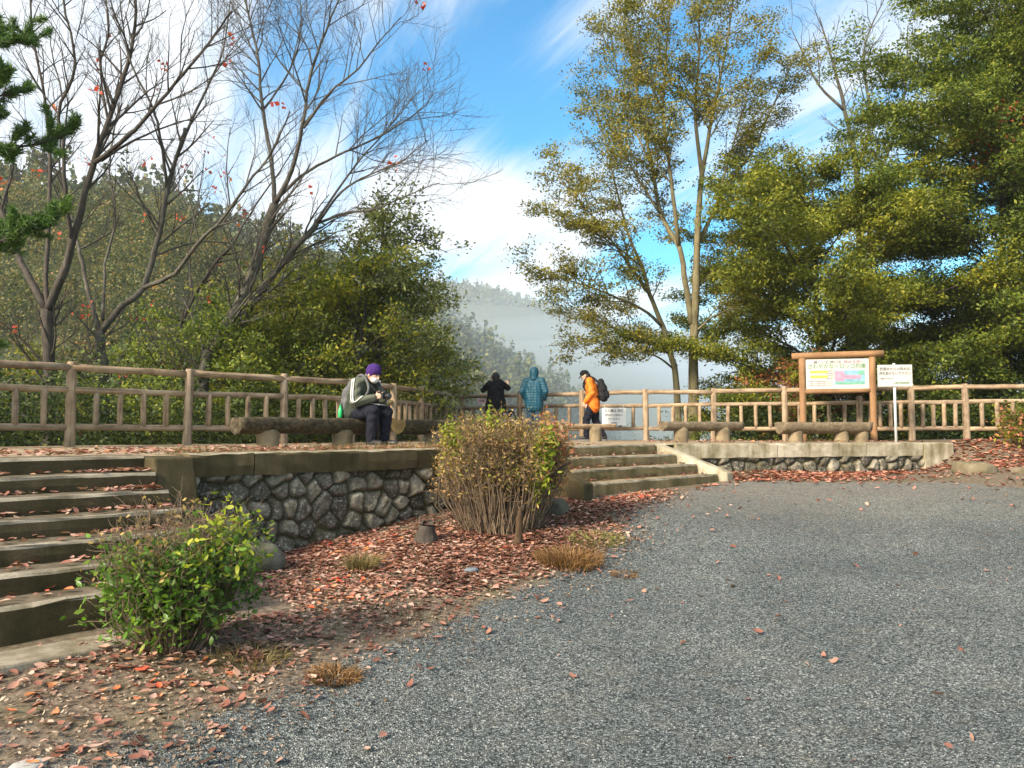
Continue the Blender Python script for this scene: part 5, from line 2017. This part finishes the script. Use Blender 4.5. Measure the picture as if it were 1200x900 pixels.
evergreen('slim_evergreen', 'slim olive evergreen between the leftmost forked tree and the pale forked tree', based(92, 15.4), 4.4, 1.3, L_YELLOW, BARK_DK, 18, 12, .085,
          GR, .07, (0, 0), .15, .4, lens=(.85, .42), multi=2, cull=.15)
evergreen('bushy_evergreen', 'bushy green evergreen low behind the leaning trunks, left of the yellow-olive one', based(300, 15.6), 3.9, 1.5, L_GREEN, BARK_DK, 20, 14, .085,
          GR, .08, (0, 0), .1, .4, lens=(.85, .42), multi=2, cull=.1)
evergreen('mottled_evergreen', 'mottled grey-green evergreen directly behind the seated man', based(412, 16.6), 4.6, 1.5, L_YELLOW, BARK_DK, 20, 14, .09,
          GR, .08, (0, 0), .1, .4, lens=(.85, .42), multi=2, cull=.1)
evergreen('shady_evergreen', 'shady dark evergreen at the far left below the hanging pine boughs', based(-10, 14.2), 3.6, 1.5, L_DARK, BARK_DK, 18, 14, .085,
          GR, .08, (0, 0), .1, .4, lens=(.85, .42), multi=2, cull=.1)
evergreen('autumn_tree', 'yellowing autumn tree half hidden behind the dark bare limbs at the left', based(180, 21.0), 7.6, 2.0, L_YELLOW, BARK_DK, 22, 11, .10,
          GR, .10, (0, 0), .3, .4, lens=(1.0, .5), multi=2, cull=.25)
evergreen('autumn_tree', 'thin olive autumn tree behind the two leaning bare trunks', based(318, 21.5), 7.2, 1.8, L_OLIVE, BARK_DK, 22, 11, .10,
          GR, .10, (0, 0), .3, .4, lens=(1.0, .5), multi=2, cull=.25)

# ---- pine whose boughs hang in at the left edge
PN = Tree('pine_tree', 'pine with tufted needle boughs reaching in from the left edge of the frame', 'tree', (-7.6, 9.3, tz(-7.6, 9.3) if False else 0), BARK_DK)
PN.root.location.z = -.1
PN.limb([(-7.6, 9.3, -.3), (-7.65, 9.3, 2), (-7.5, 9.4, 4), (-7.6, 9.4, 6.2), (-7.5, 9.4, 7.2)], .17, .05)
for L in ([(-7.6, 9.35, 2.2), (-7.0, 9.4, 2.4), (-6.4, 9.5, 2.6), (-5.75, 9.6, 2.85)], [(-7.6, 9.4, 2.0), (-7.0, 9.0, 2.1), (-6.4, 9.0, 2.2)],
          [(-7.55, 9.4, 3.6), (-6.9, 9.5, 3.8), (-6.3, 9.6, 3.85), (-5.8, 9.7, 4.0)], [(-7.55, 9.4, 4.0), (-6.9, 9.2, 4.2), (-6.1, 9.1, 4.3)],
          [(-7.55, 9.4, 4.8), (-6.9, 9.5, 5.1), (-6.2, 9.5, 5.2)], [(-7.6, 9.35, 1.3), (-7.1, 9.5, 1.25), (-6.7, 9.6, 1.3)]):
    PN.limb(L, .035, .01)
l1 = PN.spread(PN.limbs[1:], 9, .42, .7, .10, .2, 1, True, .40, .08, .3, .006)
PN.spread(l1, 7, .22, .7, .12, .1, 2, True, .3, .08, .2, .005)
PN.build_wood()
C, A = [], []
for t in PN.tips:
    for f in rng.uniform(.3, 1.0, 110):
        k = f * 4
        i = min(int(k), 3)
        C.append(t[i] + (t[i + 1] - t[i]) * (k - i))
        A.append(unit(t[4] - t[2]) * .8 + rng.normal(0, .55, 3) + np.array([0, 0, .35]))
C, A = np.array(C), unit(np.array(A))
leaves('needles', C + A * .05, .13, L_PINE, PN.root, aspect=.085, up=.1, axis=A, ax_w=.97, fold=0)

# ---- low thicket closing the view just beyond the fences
def thicket(name, P, d0, d1, h0, h1, n, size, mat, z_off=0.0):
    P = np.array(P, float)
    s = np.r_[0, np.cumsum(np.linalg.norm(np.diff(P, axis=0), axis=1))]
    q = rng.uniform(0, s[-1], n)
    x, y = np.interp(q, s, P[:, 0]), np.interp(q, s, P[:, 1])
    i = np.clip(np.searchsorted(s, q) - 1, 0, len(P) - 2)
    t = unit(P[i + 1] - P[i])
    nrm = np.c_[-t[:, 1], t[:, 0]]
    d = rng.uniform(d0, d1, n)
    x, y = x + nrm[:, 0] * d, y + nrm[:, 1] * d
    g = terrain(x, y)
    hh = h0 + (h1 - h0) * (.5 + .5 * fbm(x, y, 1.6, 21)) * (.7 + .6 * fbm(x, y, 4.5, 22))
    z = g + hh * rng.uniform(0, 1, n) ** .7
    k = fbm(x * 1.3, z * 1.3 + y, 4.0, 23) + rng.normal(0, .35, n) > -.35
    return tag(leaves(name, np.c_[x, y, z][k], size, mat, aspect=.5, up=.6), kind='stuff')


thicket('undergrowth', [(-9.5, 7.7)] + [tuple(p) for p in FENCE_L[:7]], .5, 3.2, .9, 2.6, 60000, .085, L_DARK)
thicket('undergrowth', [tuple(p) for p in FENCE_R[4:]] + [(14, 13.6)], .6, 3.2, .6, 2.3, 42000, .09, L_DARK)
thicket('undergrowth', [tuple(p) for p in FENCE_L[5:9]], .5, 2.6, .2, 1.3, 9000, .085, L_GREY)
thicket('undergrowth', [tuple(p) for p in FENCE_R[3:6]], .5, 2.0, .1, .7, 4000, .08, L_GREEN)


# ------------------------------------------------------------------ shrubs in front of the wall
def stems(root, base, n, r0, reach, h0, h1, mat, name='stems', k=5, rad=.004, cx=0, bend=.15, sub=2, drop=.25, lob=0.0):
    P, Rr, tips = [], [], []
    for i in range(n):
        a = rng.uniform(0, 6.28)
        q = rng.uniform(0, 1) ** .5
        b_ = np.array(base) + np.array([math.cos(a) * q * r0, math.sin(a) * q * r0, -.03])
        H = rng.uniform(h0, h1) * (1 - drop * q * q) * (1 + lob * .5 * math.sin(3 * a + 1.3))
        reach_a = reach * (1 + lob * math.sin(2 * a + .4) + lob * .7 * math.sin(5 * a))
        e = np.array(base) + np.array([math.cos(a) * q * reach_a + cx * rng.uniform(0, 1), math.sin(a) * q * reach_a, H])
        m = (b_ + e) / 2 + rng.normal(0, bend * .3, 3) + np.array([0, 0, .08 * H])
        c = catmull([b_, m, e], 2)
        P.append(c)
        Rr.append(np.linspace(rad * 1.6, rad * .6, 5))
        tips.append(c)
        for j in range(sub):
            f = rng.integers(2, 5)
            d = unit(e - b_ + rng.normal(0, .55, 3))
            L = rng.uniform(.08, .22)
            pts = [c[f]]
            for _ in range(4):
                d = unit(d + rng.normal(0, .2, 3))
                pts.append(pts[-1] + d * L / 4)
            P.append(np.array(pts))
            Rr.append(np.linspace(rad * .8, rad * .4, 5))
            tips.append(np.array(pts))
    V, F = batch_tubes(np.array(P), np.array(Rr), 4)
    link(name, mesh_np(name, V - root_loc(root), F), mat, root)
    return tips


def along(tips, n, lo, sig, cond=None):
    T_ = np.array(tips)
    C = []
    while len(C) < n:
        i = rng.integers(0, len(T_), n)
        f = rng.uniform(lo, 1.0, n) * 4
        j = np.clip(f.astype(int), 0, 3)
        w_ = (f - j)[:, None]
        c = T_[i, j] * (1 - w_) + T_[i, j + 1] * w_ + rng.normal(0, sig, (n, 3))
        if cond is not None:
            c = c[cond(c)]
        C += list(c)
    return np.array(C[:n])


def gpt(x, y):
    return np.array([x, y, float(gz(np.array([x]), np.array([y]))[0])])


# the near green azalea with a bare twiggy top
B1 = gpt(-1.98, 4.62)
az = thing('azalea_bush', 'low azalea bush with bright green leaves and bare twigs on top, by left stairs', 'bush', B1)
tp = stems(az, B1, 300, .12, .40, .44, .86, TWIG, rad=.0026, sub=4, bend=.3, lob=.06)
rel = lambda c: c - B1
leaves8('leaves', along(tp, 6000, .28, .035, lambda c: (rel(c)[:, 2] < .56 + .25 * np.sign(rel(c)[:, 0] + .0) * np.abs(rel(c)[:, 0]) + rng.normal(0, .10, len(c))) & (rel(c)[:, 2] > .05)), .043, L_AZALEA, az, .5, .5, .25)
leaves8('leaves', along(tp, 520, .7, .03, lambda c: (rel(c)[:, 0] > .18) & (rel(c)[:, 2] > .4)), .042, L_LIME, az, .5, .5)
leaves('withered_leaves', along(tp, 420, .7, .02, lambda c: rel(c)[:, 2] > .45), .035, L_BROWN, az, aspect=.5, up=.3)

# the tall autumn shrub between the wall and the right stairs
B2 = gpt(-.10, 8.25)
sh = thing('autumn_shrub', 'tall withered shrub with yellow, lime and reddish leaves, between wall and right stairs', 'bush', B2)
tp = stems(sh, B2, 760, .42, .66, .60, 1.12, TWIG, rad=.0034, sub=4, bend=.24, drop=.10, lob=.12)
rel2 = lambda c: c - B2
leaves('withered_leaves', along(tp, 12500, .28, .04, lambda c: rel2(c)[:, 2] > .42 + rng.normal(0, .24, len(c))), .043, L_BROWN, sh, aspect=.45, up=.4)
leaves('yellow_leaves', along(tp, 1700, .5, .035, lambda c: rel2(c)[:, 2] > .5), .045, L_YELLOW, sh, aspect=.5, up=.5)
lime_c = [(.42, -.32, .78), (.40, -.36, .62), (.46, -.30, .92), (.36, -.38, .48), (-.54, -.2, .98), (-.50, -.24, .90), (-.12, -.3, 1.12), (.12, -.4, .55)]
C = np.concatenate([B2 + np.array(c) + rng.normal(0, (.055, .06, .075), (n, 3)) for c, n in zip(lime_c, (260, 230, 200, 130, 170, 90, 80, 60))])
leaves('lime_leaves', C, .062, L_LIME, sh, aspect=.42, up=.35)
C = along(tp, 700, .7, .03, lambda c: (rel2(c)[:, 0] > .40) & (rel2(c)[:, 2] > .45))
leaves('reddish_leaves', C, .055, L_PINK, sh, aspect=.5, up=.4)
b = MB()
b.tube(catmull([B2 + np.array([.45, -.15, .45]), B2 + np.array([.60, -.18, .62]), B2 + np.array([.72, -.2, .70])], 4), [.014] * 8 + [.008], 6)
b.build('broken_branch', BARK_DK, sh, True)

ys = thing('yellow_shrub', 'small yellow-orange shrub at the right edge in front of the fence end', 'bush', gpt(9.05, 13.6))
b5 = gpt(9.05, 13.6)
tp = stems(ys, b5, 90, .08, .42, .3, .75, TWIG, rad=.004)
leaves('leaves', along(tp, 1300, .4, .05), .07, L_YELLOW, ys, aspect=.5, up=.5)
leaves('orange_leaves', along(tp, 420, .4, .06), .07, L_PINK, ys, aspect=.5, up=.5)


# ------------------------------------------------------------------ rocks and stumps
def rock(label, x, y, r, squash, seed, mat, sink=.3, name='rock'):
    q = gpt(x, y)
    b = MB()
    b.ellipsoid((0, 0, 0), (1, 1, 1), 28, 18)
    V = np.concatenate(b.v)
    d = 1 + .16 * fbm(V[:, 0] * 2 + seed, V[:, 1] * 2 + V[:, 2] * 1.7, 1.4, seed) + .05 * fbm(V[:, 0] * 5, V[:, 2] * 5 + V[:, 1] * 4, 1.5, seed + 1)
    V = V * d[:, None]
    V = np.clip(V, -.93, .80) * np.array(r) * np.array([1, 1, squash])
    b.v = [V]
    o = link(name, b.mesh(name, None, True), mat)
    o.location = (q[0], q[1], q[2] + r[2] * squash * (1 - 2 * sink) * .5)
    o.rotation_euler.z = seed
    return tag(o, label, 'rock')


ROCK = concrete_mat('mossy_rock', (.075, .07, .055), (.19, .175, .145), (.06, .06, .028), .4)
ROCK_W = concrete_mat('brown_rock', (.14, .11, .075), (.27, .22, .16), (.09, .08, .035), .4)
rock('dark mossy boulder at the foot of the wall behind the green azalea', -2.28, 6.95, (.26, .22, .24), .9, 3, ROCK, .25)
rock('squat brown boulder on the leaf-strewn verge right of the low wall', 7.05, 11.75, (.36, .26, .20), .8, 5, ROCK_W, .3)
rock('flat grey stone half buried at the right edge of the lot', 7.65, 11.3, (.42, .22, .10), .7, 8, ROCK_W, .3)
rock('small flat pale stone lying in the near left earth', -2.05, 3.32, (.10, .07, .04), .6, 11, plain('pale_stone', (.34, .33, .31), .9, .2, .2, 8), .3)
rock('little grey stone among the red leaves below the wall', -.35, 6.72, (.07, .055, .05), .7, 13, plain('slate_stone', (.13, .15, .17), .8, .3, .2, 9), .3)
rock('dark chunk of rock against the right stairs behind the tall shrub', .52, 8.9, (.20, .16, .16), .9, 17, ROCK, .25)


def stump(label, x, y, r, h, mat, topm, lean=(0, 0), jag=.02, lump=.16):
    q = gpt(x, y)
    root = thing('tree_stump', label, 'stump', q)
    b = MB()
    zs = np.linspace(-.08, h, 7)
    rr = r * np.array([1.9, 1.5, 1.15, 1.0, .95, .85, .72])
    b.tube(np.c_[q[0] + lean[0] * zs, q[1] + lean[1] * zs, q[2] + zs], rr, 18, False, 0, lump)
    b.build('bark', mat, root, True)
    b_top = np.concatenate(b.v)[-18:]
    b = MB()
    ring = b_top + np.c_[np.zeros((18, 2)), rng.uniform(0, jag, 18)]
    c = np.array([[q[0] + lean[0] * h, q[1] + lean[1] * h, q[2] + h + jag * .5]])
    b.add(np.vstack([ring, c]), [(i, (i + 1) % 18, 18) for i in range(18)])
    b.build('cut_top', topm, root)
    return root


stump('low dark rotting stump on the red leaves below the wall', -.86, 7.72, .10, .17, BARK_DK, BARK_DK, (.1, 0), .06, .22)
stump('thin weathered brown stake of a stump in front of the tall autumn shrub', .06, 7.55, .036, .34, bark_mat('brown_snag', [(.3, (.03, .02, .012)), (.6, (.11, .07, .04)), (.85, (.22, .155, .10))]), TWIG, (.06, 0), .10)


# ------------------------------------------------------------------ grass tufts
def tuft(label, x, y, n, h, r, mat, flat=.0):
    q = gpt(x, y)
    a = rng.uniform(0, 6.28, n)
    rr = r * np.sqrt(rng.uniform(0, 1, n))
    P0 = q + np.c_[np.cos(a) * rr, np.sin(a) * rr, np.full(n, -.01)]
    P0[:, 2] = gz(P0[:, 0], P0[:, 1]) - .01
    d = np.c_[np.cos(a) * (.35 + flat) + rng.normal(0, .3, n), np.sin(a) * (.35 + flat) + rng.normal(0, .3, n), np.ones(n) * (1 - flat)]
    d = unit(d) * (h * rng.uniform(.5, 1.1, n))[:, None]
    s = unit(np.cross(d, rng.normal(0, 1, (n, 3)))) * .0035
    m = P0 + d * .55 + np.c_[np.zeros((n, 2)), .12 * h * np.ones(n)]
    e = P0 + d + np.c_[np.cos(a) * h * .25, np.sin(a) * h * .25, -h * .12 * np.ones(n)]
    V = np.stack([P0 - s, P0 + s, m + s * .8, m - s * .8, e + s * .15, e - s * .15], 1).reshape(-1, 3)
    i = np.arange(n)[:, None] * 6
    F = np.concatenate([i + np.array([0, 1, 2, 3]), i + np.array([3, 2, 4, 5])])
    o = link('grass_tuft', mesh_np('grass_tuft', V - q, F), mat)
    o.location = Vector(tuple(q))
    return tag(o, label, 'grass tuft')


tuft('rounded olive grass tuft on the red leaves below the wall', -1.32, 6.9, 420, .17, .13, GRASS_DRY)
tuft('wide rust-coloured grass clump beside the gravel, right of the tall shrub', .52, 7.05, 900, .15, .30, GRASS_ORG)
tuft('flat orange dry tuft at the gravel edge, nearest the camera', -1.0, 4.42, 380, .08, .13, GRASS_ORG, .35)
tuft('yellow-green grass patch on the slope between the tall shrub and the right stairs', .85, 7.75, 500, .08, .28, leaf_mat('green_dry_grass', [(.1, (.09, .10, .02)), (.6, (.20, .19, .05)), (1, (.33, .28, .09))], .2), .2)
tuft('thin dry grass wisp on the bare earth just right of the near azalea', -1.52, 4.55, 260, .10, .20, GRASS_DRY, .2)
tuft('small orange grass wisp alone on the gravel beside the shrub slope', .98, 6.75, 150, .06, .10, GRASS_ORG, .5)
# sparse dead grass along the terrace edge
n = 2600
s_, p_ = rng.uniform(2.9, 7.3, n), EDGE_P - .34 - np.abs(rng.normal(0, .22, n))
P0 = np.c_[(s_ + p_) * S2, (s_ - p_) * S2, np.zeros(n) - .005]
d = unit(np.c_[rng.normal(0, .5, (n, 2)), np.ones(n)]) * (rng.uniform(.04, .13, n) * (.5 + .5 * (fbm(s_, p_, 3, 31) > -.1)))[:, None]
sd = unit(np.cross(d, rng.normal(0, 1, (n, 3)))) * .0035
V = np.stack([P0 - sd, P0 + sd, P0 + d], 1).reshape(-1, 3)
tag(link('edge_grass', mesh_np('edge_grass', V, np.arange(3 * n).reshape(-1, 3)), GRASS_DRY), kind='stuff')


# ------------------------------------------------------------------ fallen leaves and stone chips
def lit_xy(n, x0, x1, y0, y1, dens):
    out = np.zeros((0, 2))
    while len(out) < n:
        q = np.c_[rng.uniform(x0, x1, 40000), rng.uniform(y0, y1, 40000)]
        k = rng.uniform(0, 1, 40000) < dens(q[:, 0], q[:, 1])
        out = np.vstack([out, q[k]])
    return out[:n]


def litter(name, xy, z, size, mat, up=.86):
    C = np.c_[xy, z + rng.uniform(.004, .022, len(xy))]
    return tag(leaves8(name, C, size, mat, None, .62, up, .45, .55, .45), kind='stuff')


def earth_dens(x, y):
    b_ = bnd_dist(x, y)
    under = (y < edge_y(x) - .02) & ((x - y) * S2 > EDGE_P + .03)
    stair = (((x - y) * S2 < EDGE_P + 1.05) & ((x + y) * S2 > 7.3) & ((x + y) * S2 < 11)) | (((x - y) * S2 < EDGE_P + 2.0) & ((x + y) * S2 < 2.9))
    clump = .35 + .65 * smooth01(.5 + 1.1 * fbm(x, y, 1.9, 41))
    red = smooth01(1.25 - np.abs((x - y) * S2 + 5.9) / 1.5)             # the thick drift lies along the foot of the wall
    d = smooth01((b_ + .25) / .8) * (.14 + .86 * red) * clump
    d = d * np.where(y > 10.2, .8, 1)
    return d * under * ~stair


xy = lit_xy(17000, -3.4, 2.2, 3.0, 11, earth_dens)
litter('fallen_leaves', xy, gz(xy[:, 0], xy[:, 1]), .052, LITTER)
xy = lit_xy(8000, 2.6, 11.5, 9.5, 14.6, lambda x, y: earth_dens(x, y) + .4 * (x > 7.6) * (bnd_dist(x, y) > .1) * (y < 14.5))
litter('fallen_leaves', xy, gz(xy[:, 0], xy[:, 1]), .085, leaf_mat('bright_leaf_litter', [(.05, (.10, .035, .025)), (.35, (.28, .09, .06)), (.6, (.42, .18, .12)), (.85, (.50, .30, .20)), (1, (.55, .12, .05))], .1, .7))
xy = lit_xy(820, -3.6, 9.5, 2.6, 13.5, lambda x, y: (.05 + .10 * (fbm(x, y, 1.1, 43) > .2) + .5 * np.exp(-np.clip(-bnd_dist(x, y), 0, 9) / .45)) * (y < edge_y(x) - 1.2))
litter('scattered_leaves', xy, gz(xy[:, 0], xy[:, 1]), .055, LITTER_L, .72)
xy = lit_xy(20000, -3.6, 2.4, 2.9, 10.5, lambda x, y: smooth01((bnd_dist(x, y) + .5) / .7) * (.35 + .65 * smooth01(.5 + fbm(x, y, 2.7, 47))) * (y < edge_y(x) - .1) * ((x - y) * S2 > EDGE_P + np.where((x + y) * S2 < 2.9, 2.0, .05)))
litter('leaf_crumbs', xy, gz(xy[:, 0], xy[:, 1]) - .004, .021, leaf_mat('leaf_crumb', [(.05, (.05, .035, .025)), (.4, (.17, .115, .08)), (.75, (.33, .24, .17)), (1, (.48, .40, .31))], .05, .8), .75)
# on the treads, the terrace and the wall foot
C = []
for k in range(1, 7):
    n = 190
    ss = rng.uniform(-.6, 2.48, n)
    ss = np.where(rng.uniform(0, 1, n) < .45, 2.48 - np.abs(rng.normal(0, .25, n)), ss)
    pp = EDGE_P + GOING * k - .03 - GOING * (1 - rng.uniform(0, 1, n) ** 1.8)
    C.append(np.c_[(ss + pp) * S2, (ss - pp) * S2, np.full(n, -RISE * k + .012)])
for k in range(1, 4):
    n = 60
    ss = rng.uniform(7.7, 10.3 + .1 * k, n)
    pp = EDGE_P + .295 * k - .03 - .26 * (1 - rng.uniform(0, 1, n) ** 1.8)
    C.append(np.c_[(ss + pp) * S2, (ss - pp) * S2, np.full(n, -.15 * k + .012)])
C = np.concatenate(C)
litter('stair_leaves', C[:, :2], C[:, 2], .062, LITTER)
n = 1900
ss, pp = rng.uniform(-.8, 9, n), EDGE_P - np.abs(rng.normal(0, 1.2, n)) - .08
C = np.c_[(ss + pp) * S2, (ss - pp) * S2]
litter('terrace_leaves', C, np.full(n, .012), .065, LITTER)
xy = lit_xy(420, 2.5, 9, 12.6, 16.5, lambda x, y: .5 * (y > edge_y(x) + .4))
litter('terrace_leaves', xy, np.full(len(xy), .012), .065, LITTER)

n = 90000
yy = 2.7 + 6.5 * rng.uniform(0, 1, n) ** 1.9
xx = rng.uniform(-.72, .72, n) * (yy + .4)
k = bnd_dist(xx, yy) < .25 + rng.normal(0, .25, n)
xx, yy = xx[k], yy[k]
C = np.c_[xx, yy, gz(xx, yy) + .001]
n = len(C)
O = np.array([[1, 0, 0], [-1, 0, 0], [0, 1, 0], [0, -1, 0], [0, 0, 1], [0, 0, -1.0]])
Ft = np.array([[0, 2, 4], [2, 1, 4], [1, 3, 4], [3, 0, 4], [2, 0, 5], [1, 2, 5], [3, 1, 5], [0, 3, 5]])
sz = .0032 + .0058 * rng.uniform(0, 1, n) ** 2
an = rng.uniform(0, 6.28, n)
Vc = O[None] * (1 + rng.uniform(-.45, .45, (n, 6, 1))) * (sz[:, None] * np.c_[np.ones(n), rng.uniform(.6, 1, n), rng.uniform(.45, .85, n)])[:, None, :]
Vc = np.stack([Vc[..., 0] * np.cos(an)[:, None] - Vc[..., 1] * np.sin(an)[:, None], Vc[..., 0] * np.sin(an)[:, None] + Vc[..., 1] * np.cos(an)[:, None], Vc[..., 2]], -1)
V = (Vc + C[:, None, :]).reshape(-1, 3)
F = (np.arange(n)[:, None, None] * 6 + Ft[None]).reshape(-1, 3)
tag(link('gravel_chips', mesh_np('gravel_chips', V, F), CHIP), kind='stuff')
